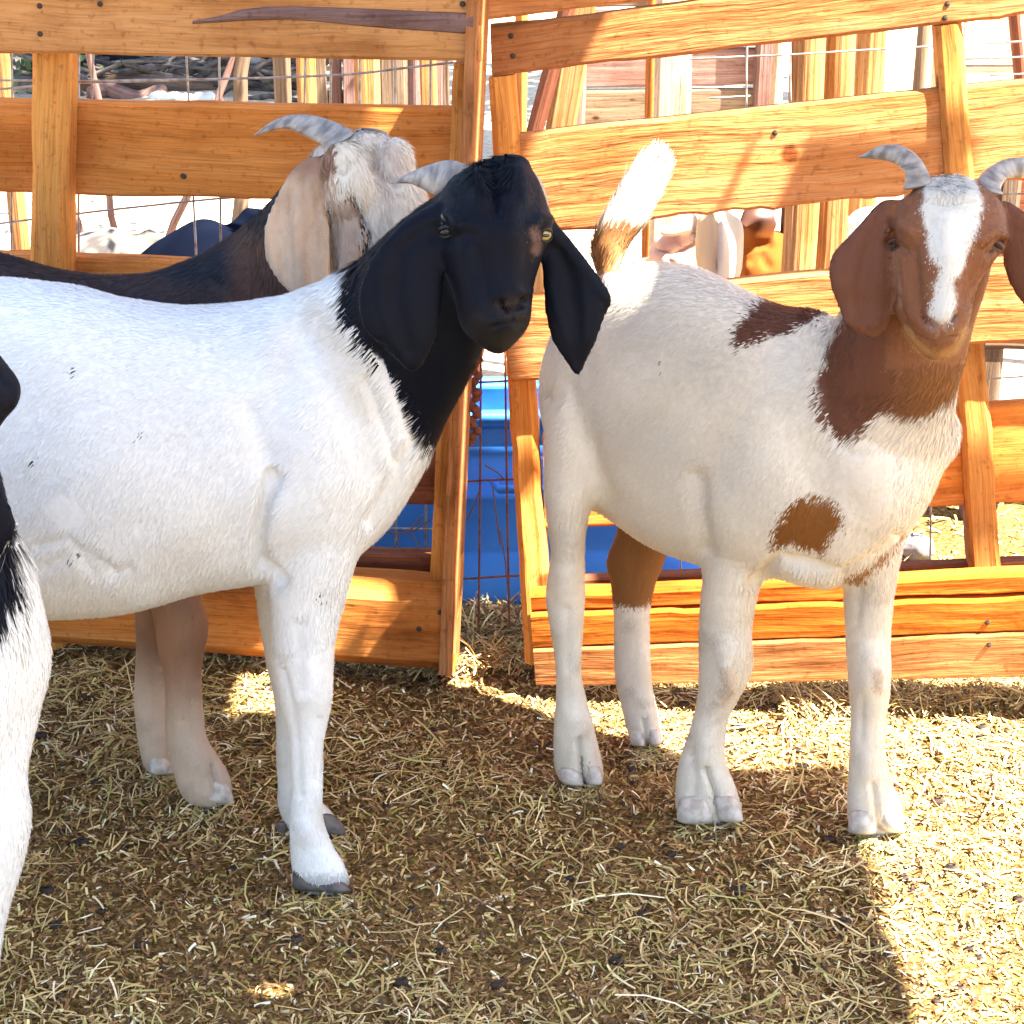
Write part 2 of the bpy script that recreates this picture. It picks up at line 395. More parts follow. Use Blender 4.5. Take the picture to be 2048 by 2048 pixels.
def add_eye(parent, body, px, py, r, lid, squint=.5, tilt=0.0, turn=(0, -1, 0), ball=None, sink=.25):
    h, n0 = body.hit(px, py); tc_ = CAM-h; tc_ /= np.linalg.norm(tc_); n = np.array(turn, float); n /= np.linalg.norm(n); n = n*.4+tc_*.45+n0*.25; n /= np.linalg.norm(n)
    c = h-n*r*sink
    s = np.cross(n, (0, 0, 1)); s /= np.linalg.norm(s); u = np.cross(s, n)
    s2 = s*math.cos(tilt)+u*math.sin(tilt); u2 = -s*math.sin(tilt)+u*math.cos(tilt)
    def ell(a, b_, c_, o, seg=20, nn=14):
        V, Fs = blob((0, 0, 0), 1, seg, nn); V = np.array([o+s2*v[0]*a+u2*v[2]*b_+n*v[1]*c_ for v in V]); return V, orient(V, Fs)
    V, Fs = ell(r, r*squint, r*.6, c); e = link('eye', mesh('eyeball', V, Fs), ball or M['iris'], parent)
    V, Fs = ell(r*.60, r*squint*.30, r*.16, c+n*r*.55, 16, 10); link('pupil', mesh('pupil', V, Fs), M['pupil'], e)
    for sg in (1, -1):
        rows = []
        for k in range(11):
            a = math.pi*k/10; cc = c+n*r*(.12+.42*math.sin(a))+s2*math.cos(a)*r*1.12+u2*sg*r*(squint*.95+.1)*math.sin(a)
            th = r*(.10+.11*math.sin(a))*(1.3 if sg == 1 else .8); rows.append(np.concatenate([cc, u2*th, n*th]))
        V2, F2 = loft_rows(rows, 8, 2, (1, 1)); link('eyelid', mesh('eyelid', V2, orient(V2, F2)), lid, e)
    return e
M['dark_eye'] = simple('dark_eye', (.03, .025, .015), .08, 0, (.015, .012, .01), 100, 0, .9)
M['hoof'] = simple('hoof', (.13, .11, .10), .55, 0, (.05, .045, .045), 60, .001)
M['hoof_pale'] = simple('pale_hoof', (.60, .55, .49), .6, 0, (.36, .31, .26), 60, .001)
def add_hoof(parent, claws, mat):
    """claws: list of sections lists"""
    V, Fs = merge([loft(S, 14, 3, (.5, .3)) for S in claws]); return link('hoof', mesh('hoof', V, Fs), mat, parent)
def flow_from(tail, down=1.0, headbox=None, headdir=(0, 0, -1)):
    tail = np.array(tail, float)
    def f(P):
        zz = sm(P[:, 2], .35, .6)[:, None]
        d = tail*zz*(.9)+np.array((0, 0, -1.0))*(1.1-zz*.35)
        if headbox is not None:
            px, py = proj(P); m_ = (px > headbox[0]) & (px < headbox[2]) & (py > headbox[1]) & (py < headbox[3])
            d[m_] = headdir
        d[:, 0] += .25*np.sin(9*P[:, 2]+7*P[:, 0]); return d
    return f

# ------------------------------------------------------------------ GOAT 1: white goat with a black head
WHITE = np.array((.84, .84, .82)); CREAM = np.array((.66, .56, .40)); BLACK = np.array((.0035, .0050, .0115))
def scol(body, base): return np.tile(np.array(base, float), (len(body.P), 1))
def blend(col, c, w): w = np.clip(w, 0, 1)[:, None]; return col*(1-w)+np.array(c)*w
def H(py, *xs): return (xs[0], py, xs[1], py)
def col_secs(rows, Y, t0=None):
    """rows: (y, x0, x1, t[, Y]) -> sections of an upright limb"""
    return [(r[1], r[0], r[2], r[0], (r[4] if len(r) > 4 else Y), r[3]) for r in rows]

gA = empty('goat', gnd(640, 1777), 'white goat with black head and neck and two hanging black ears, standing side-on', 'goat', 'goats standing in the pen')
torsoA = [(-262, 700, -258, 900, 2.34, .07), (-235, 620, -235, 1000, 2.33, .12), (-160, 578, -160, 1120, 2.32, .155), (-60, 566, -60, 1190, 2.31, .17), (40, 567, 40, 1215, 2.31, .18),
          (130, 579, 130, 1214, 2.31, .185), (230, 600, 230, 1207, 2.31, .18), (320, 615, 320, 1186, 2.31, .17), (400, 622, 400, 1165, 2.31, .16),
          (480, 612, 490, 1152, 2.31, .15), (560, 602, 580, 1140, 2.31, .15), (630, 640, 660, 1128, 2.31, .145), (700, 720, 722, 1090, 2.31, .12), (770, 790, 775, 1000, 2.31, .085)]
neckA = [(500, 605, 700, 1110, 2.31, .125), (555, 598, 765, 1060, 2.31, .12), (605, 580, 818, 985, 2.30, .11), (650, 560, 864, 900, 2.29, .10),
         (690, 537, 892, 836, 2.27, .092), (735, 502, 930, 768, 2.24, .085), (795, 448, 960, 706, 2.20, .078), (860, 398, 985, 640, 2.165, .07)]
headA = col_secs([(338, 945, 1055, .03, 2.155), (352, 908, 1072, .05, 2.15), (385, 884, 1086, .066, 2.14), (425, 876, 1096, .078, 2.13), (460, 874, 1102, .084, 2.12), (495, 876, 1090, .082, 2.115),
                  (535, 890, 1076, .076, 2.105), (575, 905, 1064, .068, 2.09), (612, 914, 1062, .064, 2.08), (648, 920, 1058, .060, 2.075), (676, 942, 1038, .047, 2.08), (693, 968, 1018, .03, 2.085)], 2.1)
earAr = col_secs([(425, 1078, 1098, .010, 2.15), (450, 1080, 1114, .011, 2.15), (485, 1082, 1146, .0095, 2.15), (515, 1082, 1170, .0085, 2.145), (550, 1081, 1197, .008, 2.14), (580, 1084, 1219, .008, 2.135), (605, 1087, 1225, .008, 2.13),
                  (640, 1092, 1208, .008, 2.125), (680, 1104, 1193, .008, 2.12), (715, 1126, 1176, .008, 2.12), (738, 1143, 1165, .008, 2.12), (750, 1150, 1157, .006, 2.12)], 2.13)
earAl = col_secs([(408, 868, 902, .012, 2.115), (434, 820, 902, .012, 2.10), (468, 782, 896, .010, 2.09), (507, 746, 890, .009, 2.085), (555, 722, 888, .009, 2.08), (600, 713, 886, .009, 2.075), (650, 724, 880, .009, 2.07), (690, 758, 866, .009, 2.068), (722, 796, 850, .008, 2.068), (738, 812, 838, .007, 2.07)], 2.07)
legA1 = col_secs([(930, 530, 728, .075, 2.27), (1010, 536, 738, .07, 2.255), (1085, 540, 724, .066, 2.245), (1164, 544, 698, .056, 2.238), (1247, 547, 676, .048), (1321, 547, 664, .043), (1394, 560, 661, .042), (1450, 576, 650, .034),
                  (1493, 583, 644, .030), (1591, 586, 640, .027), (1640, 582, 643, .030), (1690, 583, 664, .032), (1730, 585, 687, .034), (1758, 587, 699, .036)], 2.235)
legA2 = col_secs([(1000, 520, 700, .06, 2.38), (1085, 508, 680, .06, 2.38), (1164, 512, 650, .055, 2.385), (1247, 524, 640, .047), (1321, 535, 638, .042), (1394, 551, 640, .04), (1440, 557, 628, .034), (1493, 556, 626, .030), (1560, 555, 622, .028),
                  (1600, 554, 640, .03), (1630, 562, 668, .033), (1655, 575, 684, .034)], 2.385)
hindA = lambda Y, dx: col_secs([(850, -270+dx, 0+dx, .07, Y+.04), (1000, -262+dx, -30+dx, .07), (1120, -258+dx, -90+dx, .055), (1240, -262+dx, -140+dx, .042), (1340, -275+dx, -180+dx, .034), (1420, -268+dx, -190+dx, .032), (1550, -250+dx, -192+dx, .026),
                                (1680, -245+dx, -185+dx, .03), (1760 if Y < 2.3 else 1690, -240+dx, -150+dx, .034)], Y)
A = Body([loft(torsoA, 28), loft(neckA, 24), loft(headA, 24), loft(earAr, 24, 4, (.5, .5)), loft(earAl, 24, 4, (.5, .5)), loft(legA1), loft(legA2), loft(hindA(2.235, 0)), loft(hindA(2.385, 30))], .0040)
def wA(px, py, P):
    w_ = np.ones(len(P))
    w_ = np.where((px > 870) & (py < 720), .45, w_); w_ = np.where((px > 1088) & (py < 760), .14, w_)
    w_ = np.where((P[:, 1] < 2.13) & (px < 900) & (py < 800), .14, w_); w_ = np.where(P[:, 2] < .38, .3, w_)
    return w_
A.remesh(wA, 36)
# muscle, folds, face
px, py = A.px, A.py
A.push(.0015+.0018*sm(A.P[:, 2], .52, .34)*sm(A.P[:, 2], .06, .16))
A.crease([(548, 960), (530, 1020), (520, 1080), (527, 1128), (560, 1160)], 15, .016, Yr=(0, 2.3))
A.crease([(500, 830), (520, 900), (545, 960)], 30, .007, Yr=(0, 2.3))
A.crease([(590, 690), (560, 800), (545, 900)], 45, .006, Yr=(0, 2.3))
A.crease([(760, 700), (800, 800), (830, 880), (790, 960), (740, 1040)], 16, .005)
A.crease([(735, 760), (770, 850), (790, 920)], 14, .004)
A.crease([(560, 700), (600, 760), (650, 850), (680, 950)], -60, -.008)
A.crease([(100, 1130), (150, 1100), (200, 1150), (260, 1135)], 14, .003)
A.crease([(80, 1090), (140, 1075), (230, 1140)], 12, .003)
A.crease([(610, 1330), (612, 1385)], 26, -.006, Yr=(0, 2.3)); A.crease([(612, 1652), (618, 1672)], 20, -.004, Yr=(0, 2.3)); A.crease([(640, 1440), (634, 1560)], 9, .003, Yr=(0, 2.3))
A.crease([(600, 1250), (597, 1310), (603, 1380)], 14, .004, Yr=(0, 2.3)); A.crease([(566, 1340), (585, 1420), (596, 1500), (600, 1590)], 8, .0035, Yr=(0, 2.3))
A.crease([(985, 345), (990, 380), (992, 420)], 15, .007)      # dip between the horn bases
A.crease([(955, 345), (960, 395)], 18, -.006); A.crease([(1035, 345), (1040, 400)], 20, -.008)
A.crease([(1018, 420), (1022, 500), (1030, 580)], 24, -.008); A.crease([(945, 470), (965, 560), (985, 620)], 20, .007)
A.crease([(1070, 500), (1058, 560), (1052, 600)], 12, .005); A.crease([(875, 475), (900, 480), (925, 470)], 15, .005)
A.crease([(1095, 440), (1080, 436), (1066, 450)], 10, -.006); A.crease([(875, 440), (895, 432), (915, 446)], 12, -.007)
A.crease([(1000, 600), (1006, 614), (1018, 624)], 7, .012); A.crease([(1050, 597), (1046, 610), (1036, 620)], 6, .011); A.crease([(992, 592), (1004, 588)], 8, -.004); A.crease([(1052, 586), (1044, 584)], 7, -.004)
A.crease([(1026, 622), (1028, 640)], 4, .004); A.crease([(985, 655), (1010, 648), (1028, 642), (1050, 646)], 4, .005)
A.crease([(1100, 560), (1112, 620), (1140, 690)], 6, -.0016, Yr=(0, 2.2)); A.crease([(1165, 560), (1172, 620), (1168, 680)], 5, -.0015, Yr=(0, 2.2)); A.crease([(1205, 600), (1214, 612), (1206, 630)], 6, .003, Yr=(0, 2.2)); A.crease([(760, 540), (765, 620), (800, 700)], 8, -.002, Yr=(0, 2.13)); A.crease([(1120, 500), (1140, 560), (1150, 640), (1152, 720)], 16, .005, Yr=(0, 2.2)); A.crease([(1108, 470), (1160, 530), (1205, 590)], 10, -.003)
A.crease([(880, 440), (800, 500), (790, 600), (815, 700)], 18, .005, Yr=(0, 2.13))
wv_ = wob(A.P, .35); A.push(.0022*wv_*(px < 760))
NECKPOLY = [(712, 480), (692, 560), (688, 600), (698, 640), (716, 668), (741, 697), (765, 722), (789, 745), (812, 795), (838, 846), (866, 892), (905, 860), (1000, 760), (1300, 800), (1300, 300), (850, 300)]
px, py = A.px, A.py; P = A.P
c = scol(A, WHITE); nb = wob(P, 1.0)
c = blend(c, CREAM, sm(-linedist(px, py, [(640, 620), (690, 700), (740, 800)]), -75, -5)*.42+.1*nb)      # yellowish stain by the neck
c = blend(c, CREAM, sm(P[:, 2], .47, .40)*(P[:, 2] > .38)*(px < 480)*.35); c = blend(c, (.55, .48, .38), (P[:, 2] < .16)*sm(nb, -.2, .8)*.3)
c = blend(c, (.50, .44, .36), ((P[:, 1] > 2.33) & (P[:, 2] < .42))*.35)
d = inpoly(px, py, NECKPOLY); c = blend(c, BLACK, sm(d+9*wob(P, 2.4), -4, 4))
br = sm(-linedist(px, py, [(1068, 462), (1075, 480), (1072, 500)]), -15, -3)*(P[:, 1] < 2.16); c = blend(c, (.16, .10, .085), br*.85)
br = sm(-linedist(px, py, [(883, 432), (886, 436)]), -3.5, -1)*.5*(P[:, 1] < 2.16); c = blend(c, (.35, .36, .38), br)  # whitish glint above the left eye, painted into the coat
c = blend(c, (.030, .022, .022), sm(-linedist(px, py, [(1010, 615), (1040, 615)]), -34, -8)*.7)
c = blend(c, (.001, .001, .001), np.maximum(sm(-linedist(px, py, [(1001, 602), (1006, 614), (1017, 623)]), -6, -3), sm(-linedist(px, py, [(1050, 598), (1046, 610), (1037, 619)]), -5.5, -3)))
c = blend(c, (.10, .09, .09), sm(-linedist(px, py, [(1012, 606), (1016, 610)]), -5, -2)*.4); c = blend(c, (.02, .018, .016), sm(-linedist(px, py, [(955, 640), (990, 680), (1030, 670), (1050, 640)]), -26, -6)*.6)
for fx, fy in ((145, 739), (281, 865), (68, 1131), (73, 913), (155, 1111), (642, 1190)):      # flies and specks of dirt
    c = blend(c, (.05, .04, .04), np.hypot(px-fx, (py-fy)*.8) < 4.5)
c = blend(c, (.10, .10, .11), sm(py, 1735, 1760)*(P[:, 2] < .05)*.5)
lo = wob(P, .16); c = blend(c, (.66, .58, .44), (c[:, 0] > .5)*np.clip(lo-.25, 0, 1)*.35); c = blend(c, (.30, .22, .14), (c[:, 0] > .5)*(P[:, 2] < .5)*np.clip(wob(P, .7)-.45, 0, 1)*.55)
c = c*tone(A, .025)
A.colour(c); A.bvh()
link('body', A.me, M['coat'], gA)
def lenA(P):
    px, py = proj(P); L = np.full(len(P), .011)
    L = np.where((px > 872) & (py < 720), .0036, L); L = np.where((px > 1075) & (py < 760), .003, L); L = np.where((P[:, 1] < 2.13) & (px < 900), .0032, L)
    L = np.where(P[:, 2] < .4, .007, L); e = np.abs(inpoly(px, py, NECKPOLY)); L = np.where((e < 22) & (px < 870) & (P[:, 1] > 2.12), .020, L)
    L = np.where((np.hypot(px-985, py-340) < 45), .016, L); return L
make_fur('fur', A, gA, 120000, lenA, flow_from((-1.0, 0, -.25), headbox=(872, 300, 1300, 800), headdir=(0, -.2, -1)))
add_horn(gA, [(936, 330, 900, 392, 2.17, .022), (900, 320, 872, 392, 2.18, .020), (862, 328, 848, 380, 2.20, .015), (826, 342, 822, 368, 2.215, .009), (795, 358, 794, 367, 2.22, .004), (781, 366, 781, 368, 2.225, .002)])
add_horn(gA, [(1010, 360, 1075, 392, 2.185, .016), (1030, 330, 1088, 392, 2.21, .017), (1060, 336, 1090, 402, 2.24, .016), (1088, 372, 1100, 420, 2.28, .012), (1096, 420, 1104, 440, 2.31, .005)])
add_eye(gA, A, 1090, 470, .0080, M['lid_dark'], .85, .05, (.35, -1, 0), None, .1); add_eye(gA, A, 893, 463, .0085, M['lid_dark'], .6, -.25, (-.2, -1, 0), M['dark_eye'], .1)
add_hoof(gA, [[(586, 1736, 660, 1744, 2.225, .017), (585, 1760, 690, 1766, 2.222, .018), (585, 1776, 704, 1782, 2.22, .018)], [(590, 1730, 660, 1736, 2.262, .016), (590, 1752, 688, 1758, 2.26, .017), (590, 1768, 700, 1772, 2.26, .017)]], M['hoof'])
add_hoof(gA, [[(588, 1630, 672, 1634, 2.375, .018), (590, 1650, 688, 1652, 2.372, .019), (592, 1664, 692, 1668, 2.37, .019)], [(588, 1626, 668, 1630, 2.41, .016), (590, 1644, 684, 1646, 2.41, .017), (592, 1656, 688, 1658, 2.41, .017)]], M['hoof'])
add_hoof(gA, [[(552, 1648, 576, 1648, 2.38, .012), (554, 1662, 572, 1664, 2.378, .009)]], M['hoof'])

# ------------------------------------------------------------------ GOAT 2: white goat with a brown head, right
BROWN = np.array((.14, .055, .032)); BROWN2 = np.array((.27, .115, .035))
gB = empty('goat', gnd(1600, 1560), 'white goat with brown head and ears, white blaze and upturned grey horns, on the right', 'goat', 'goats standing in the pen')
torsoB = [(1150, 640, 1118, 900, 2.635, .06), (1190, 580, 1150, 985, 2.62, .105), (1255, 537, 1215, 1024, 2.59, .135), (1330, 527, 1300, 1080, 2.55, .15), (1410, 545, 1385, 1110, 2.51, .155),
          (1490, 588, 1460, 1128, 2.47, .15), (1565, 618, 1545, 1140, 2.44, .14), (1635, 622, 1630, 1158, 2.42, .13), (1700, 660, 1700, 1152, 2.40, .125), (1765, 700, 1775, 1102, 2.385, .11), (1830, 770, 1835, 1020, 2.375, .08), (1870, 820, 1876, 940, 2.37, .05)]
neckB = [(1560, 960, 1858, 990, 2.41, .12), (1585, 880, 1893, 905, 2.39, .115), (1615, 800, 1899, 840, 2.375, .11), (1638, 735, 1910, 775, 2.355, .10), (1660, 670, 1926, 718, 2.34, .09),
         (1690, 610, 1946, 640, 2.325, .082), (1725, 545, 1968, 575, 2.31, .075), (1770, 480, 1985, 500, 2.295, .065)]
headB = col_secs([(380, 1832, 1972, .040, 2.27), (390, 1818, 1988, .052, 2.262), (412, 1800, 2000, .064, 2.255), (446, 1787, 2011, .074, 2.25), (482, 1780, 2008, .078, 2.24), (515, 1779, 1988, .078, 2.23), (550, 1783, 1962, .072, 2.22),
                  (590, 1788, 1944, .064, 2.205), (630, 1797, 1938, .058, 2.19), (662, 1812, 1928, .052, 2.185), (688, 1828, 1915, .044, 2.185), (706, 1848, 1900, .032, 2.19)], 2.2)
earBl = col_secs([(404, 1760, 1800, .010, 2.27), (420, 1742, 1796, .0105, 2.26), (446, 1720, 1790, .0095, 2.25), (475, 1693, 1786, .009, 2.24), (505, 1665, 1786, .009, 2.235), (535, 1657, 1787, .009, 2.23), (570, 1659, 1788, .009, 2.225),
                  (605, 1672, 1787, .009, 2.225), (635, 1684, 1782, .009, 2.22), (655, 1702, 1774, .009, 2.22), (668, 1722, 1762, .008, 2.22)], 2.24)
earBr = col_secs([(404, 1996, 2016, .010, 2.27), (425, 1998, 2050, .0105, 2.26), (455, 2004, 2080, .009, 2.25), (500, 2005, 2102, .009, 2.24), (540, 2009, 2112, .009, 2.235), (580, 2026, 2116, .009, 2.23), (615, 2052, 2112, .009, 2.225), (640, 2074, 2100, .008, 2.22)], 2.24)
legB1 = col_secs([(930, 1430, 1620, .07, 2.44), (1010, 1420, 1590, .06, 2.43), (1080, 1413, 1558, .056, 2.42), (1140, 1409, 1530, .052), (1202, 1405, 1509, .047), (1269, 1401, 1499, .044), (1325, 1402, 1503, .044), (1360, 1401, 1493, .040), (1404, 1398, 1469, .034),
                  (1440, 1389, 1452, .030), (1478, 1376, 1448, .031), (1522, 1359, 1450, .034), (1572, 1352, 1470, .038), (1618, 1352, 1484, .040)], 2.42)
legB2 = col_secs([(950, 1700, 1880, .07, 2.385), (1020, 1694, 1848, .062, 2.385), (1074, 1690, 1810, .056), (1120, 1688, 1798, .05), (1165, 1689, 1789, .046), (1231, 1694, 1779, .042), (1293, 1697, 1775, .041), (1335, 1700, 1777, .041), (1397, 1704, 1774, .036),
                  (1438, 1706, 1767, .030), (1500, 1702, 1768, .030), (1563, 1697, 1782, .035), (1610, 1695, 1800, .038), (1640, 1696, 1808, .038)], 2.39)
legB3 = col_secs([(700, 1105, 1300, .07, 2.60), (780, 1095, 1275, .075, 2.58), (860, 1091, 1240, .07, 2.56), (943, 1089, 1214, .06, 2.54), (1000, 1089, 1192, .05), (1050, 1096, 1172, .042), (1105, 1105, 1167, .036), (1162, 1098, 1166, .036), (1195, 1095, 1166, .035), (1240, 1101, 1164, .030),
                  (1303, 1111, 1160, .026), (1353, 1116, 1159, .026), (1404, 1114, 1172, .028), (1440, 1110, 1183, .032), (1488, 1107, 1195, .036), (1530, 1109, 1205, .037), (1552, 1116, 1206, .036)], 2.526)
legB4 = col_secs([(930, 1250, 1400, .06, 2.62), (1000, 1240, 1375, .055, 2.64), (1061, 1238, 1350, .05, 2.65), (1108, 1220, 1330, .044, 2.655), (1131, 1216, 1322, .042), (1162, 1224, 1309, .038), (1215, 1230, 1297, .034), (1269, 1231, 1296, .030), (1320, 1231, 1298, .030),
                  (1370, 1233, 1303, .030), (1411, 1243, 1312, .032), (1450, 1252, 1320, .036), (1475, 1260, 1324, .036)], 2.655)
tailB = col_secs([(566, 1200, 1246, .026, 2.60), (530, 1188, 1243, .024, 2.61), (495, 1182, 1254, .020), (455, 1195, 1284, .018), (415, 1218, 1306, .017), (375, 1240, 1326, .015), (345, 1256, 1338, .013), (322, 1274, 1328, .010)], 2.62)
B = Body([loft(torsoB, 28), loft(neckB, 24), loft(headB, 24), loft(earBl, 24, 4, (.5, .5)), loft(earBr, 24, 4, (.5, .5)), loft(legB1), loft(legB2), loft(legB3), loft(legB4), loft(tailB, 18)], .0040)
def wB(px, py, P):
    w_ = np.ones(len(P))
    w_ = np.where((px > 1770) & (py < 730) & (P[:, 1] < 2.3), .42, w_); w_ = np.where((P[:, 1] < 2.285) & (px < 1792) & (px > 1600), .14, w_); w_ = np.where((px > 2006) & (py < 700), .14, w_)
    w_ = np.where(P[:, 2] < .38, .3, w_); w_ = np.where((px < 1345) & (py < 560) & (P[:, 1] > 2.6), .2, w_); return w_
B.remesh(wB, 36)
B.push(.0012+.0022*sm(B.P[:, 2], .52, .34)*sm(B.P[:, 2], .08, .18))
B.crease([(1100, 800), (1130, 770), (1160, 850), (1185, 930), (1215, 1000)], 26, .008, Yr=(0, 2.6)); B.crease([(1155, 720), (1145, 800), (1160, 880)], 30, .006)
B.crease([(1392, 960), (1402, 1030), (1412, 1100)], 20, .009); B.crease([(1560, 700), (1480, 830), (1420, 960)], 45, .005)
B.crease([(1510, 1165), (1560, 1118), (1620, 1128), (1690, 1150), (1760, 1112), (1800, 1075)], 13, .012, Yr=(0, 2.5)); B.crease([(1600, 1150), (1650, 1160)], 20, -.006)
B.crease([(1640, 900), (1680, 980), (1720, 1060)], -40, .006); B.crease([(1560, 830), (1600, 930), (1640, 990)], 30, .004)
B.crease([(1640, 760), (1660, 840), (1700, 900)], 20, .004)
B.crease([(1452, 1310), (1450, 1360)], 24, -.006, Yr=(0, 2.5)); B.crease([(1738, 1320), (1740, 1365)], 22, -.006, Yr=(0, 2.5)); B.crease([(1130, 1155), (1132, 1190)], 20, -.005, Yr=(0, 2.6)); B.crease([(1146, 1440), (1150, 1462)], 18, -.004, Yr=(0, 2.6)); B.crease([(1416, 1490), (1410, 1520)], 18, -.004, Yr=(0, 2.5)); B.crease([(1735, 1520), (1738, 1545)], 18, -.004, Yr=(0, 2.5)); B.crease([(1135, 1220), (1136, 1340)], 8, .003, Yr=(0, 2.6)); B.crease([(1724, 1400), (1722, 1480)], 8, .003, Yr=(0, 2.5))
B.crease([(1413, 1540), (1428, 1580), (1446, 1640)], 6, .012, Yr=(0, 2.46)); B.crease([(1748, 1570), (1752, 1610), (1758, 1660)], 6, .010, Yr=(0, 2.46))
B.crease([(1158, 1480), (1162, 1520), (1168, 1575)], 6, .012); B.crease([(1288, 1440), (1296, 1500)], 5, .008)
B.crease([(1380, 1480), (1390, 1560), (1384, 1620)], 10, .004, Yr=(0, 2.46))
B.crease([(1450, 1330), (1460, 1375), (1440, 1400)], 10, -.005, Yr=(0, 2.5)); B.crease([(1755, 1340), (1762, 1375)], 9, -.004, Yr=(0, 2.5))
B.crease([(1720, 1180), (1712, 1240)], 10, .004, Yr=(0, 2.5))
# face of goat 2
B.crease([(1856, 392), (1900, 384), (1950, 396)], 16, -.006); B.crease([(1858, 404), (1890, 408), (1940, 402)], 5, .003)
B.crease([(1895, 450), (1898, 520), (1896, 590), (1890, 640)], 22, -.008); B.crease([(1822, 500), (1828, 560), (1832, 610)], 16, .008); B.crease([(1962, 500), (1946, 550), (1934, 600)], 14, .007)
B.crease([(1780, 462), (1800, 452), (1826, 466)], 10, -.008); B.crease([(2004, 470), (1985, 462), (1962, 480)], 10, -.007); B.crease([(1776, 484), (1795, 490), (1812, 500)], 7, .006); B.crease([(2008, 484), (1992, 498), (1978, 510)], 7, .008)
B.crease([(1840, 628), (1850, 644), (1866, 652)], 6, .011); B.crease([(1914, 628), (1908, 642), (1894, 652)], 6, .010)
B.crease([(1880, 652), (1882, 676)], 3.5, .004); B.crease([(1835, 672), (1860, 684), (1884, 680), (1915, 672)], 3.5, .004); B.crease([(1792, 590), (1812, 650), (1836, 690), (1862, 708)], 6, .004)
B.crease([(1760, 430), (1735, 500), (1720, 580), (1730, 650)], 16, .005, Yr=(0, 2.29)); B.crease([(1780, 440), (1782, 520), (1784, 600)], 7, .008); B.crease([(1690, 640), (1720, 652), (1755, 648)], 6, -.003)
B.push(.0018*wob(B.P, .35)*(B.P[:, 2] > .45)*(B.py > 520)*(B.px < 1800))
px, py, P = B.px, B.py, B.P; nb = wob(P, 1.0); j = 9*wob(P, 2.4)
c = scol(B, (.73, .665, .56))
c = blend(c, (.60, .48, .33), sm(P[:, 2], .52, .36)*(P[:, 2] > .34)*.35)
c = blend(c, (.56, .46, .34), (P[:, 2] < .34)*sm(nb, -.6, .9)*.28)
def patch(poly, colr, soft=7, jag=1.0, Yr=None):
    global c
    d = inpoly(px, py, poly)+j*jag; w_ = sm(d, -soft, soft)
    if Yr: w_ = w_*((P[:, 1] > Yr[0]) & (P[:, 1] < Yr[1]))
    c = blend(c, colr, w_)
patch([(1690, 625), (1665, 671), (1647, 725), (1629, 772), (1644, 816), (1662, 860), (1702, 877), (1731, 866), (1752, 836), (1781, 820), (1810, 832), (1865, 826), (1905, 790), (1960, 720), (2200, 700), (2200, 300), (1640, 300), (1655, 560)], BROWN, 7)
c = blend(c, BROWN, ((P[:, 1] < 2.285) & (px < 1792) & (px > 1600) & (py < 700))*1.0)
c = blend(c, BROWN2, (c[:, 0] < .3)*sm(px, 1740, 1880)*sm(py, 640, 760)*.7)
c = blend(c, (.235, .10, .048), ((py < 740) & (P[:, 1] < 2.31) & (px > 1770) & (px < 2012))*(c[:, 0] < .3)*.75)
c = blend(c, (.13, .06, .04), ((P[:, 1] < 2.3) & (px < 1784) & (px > 1640) & (py < 690))*.5)
patch([(1866, 335), (1848, 375), (1842, 417), (1850, 454), (1860, 508), (1878, 540), (1871, 566), (1866, 595), (1853, 628), (1880, 650), (1903, 645), (1912, 606), (1908, 566), (1925, 544), (1940, 490), (1960, 450), (1966, 403), (1955, 372), (1940, 335)], (.66, .66, .62), 5, .5, (0, 2.285))
c = blend(c, (.20, .11, .09), sm(-linedist(px, py, [(1846, 640), (1868, 662), (1900, 660), (1912, 640)]), -10, -3)*(P[:, 1] < 2.3)*.6)
c = blend(c, (.42, .24, .11), sm(-linedist(px, py, [(1812, 660), (1836, 690), (1876, 712), (1910, 700), (1930, 660)]), -14, -4)*(P[:, 1] < 2.3)*.7)
c = blend(c, (.33, .19, .12), sm(-linedist(px, py, [(1790, 500), (1796, 560), (1802, 610)]), -7, -2)*(P[:, 1] < 2.3)*.6)
patch([(1471, 697), (1478, 655), (1507, 615), (1560, 590), (1652, 600), (1650, 622), (1616, 648), (1580, 664), (1536, 677)], BROWN*.8, 4, .9, (2.3, 2.8))
patch([(1597, 991), (1560, 1030), (1548, 1060), (1541, 1095), (1585, 1088), (1647, 1106), (1663, 1078), (1690, 1045), (1674, 1008), (1634, 993)], (.225, .085, .02), 6, .8, (0, 2.42))
patch([(1688, 1158), (1738, 1134), (1812, 1066), (1800, 1090), (1760, 1130), (1722, 1164), (1696, 1170)], (.30, .14, .05), 4, .4)
patch([(1200, 980), (1190, 1150), (1231, 1212), (1262, 1216), (1300, 1208), (1420, 1140), (1420, 980)], (.22, .095, .03), 4, .7, (2.6, 2.8))
patch([(1160, 470), (1256, 462), (1264, 480), (1240, 550), (1160, 560)], (.24, .11, .04), 5, 1.0, (2.585, 2.8)); c = np.where(((P[:, 1] > 2.58) & (py > 552) & (px < 1300) & (px > 1195) & (py < 600) | ((P[:, 1] > 2.585) & (px > 1262+(535-py)*.5) & (px < 1420) & (py > 500) & (py < 560)))[:, None], (.74, .70, .65), c)
c = blend(c, (.42, .26, .16), sm(-linedist(px, py, [(1456, 1345), (1462, 1375), (1450, 1395)]), -20, -4)*.6*(P[:, 1] < 2.5)); c = blend(c, (.42, .26, .16), sm(-linedist(px, py, [(1757, 1345), (1757, 1375)]), -14, -4)*.6*(P[:, 1] < 2.5))
c = blend(c, (.06, .05, .05), np.hypot(px-1318, py-728) < 4)
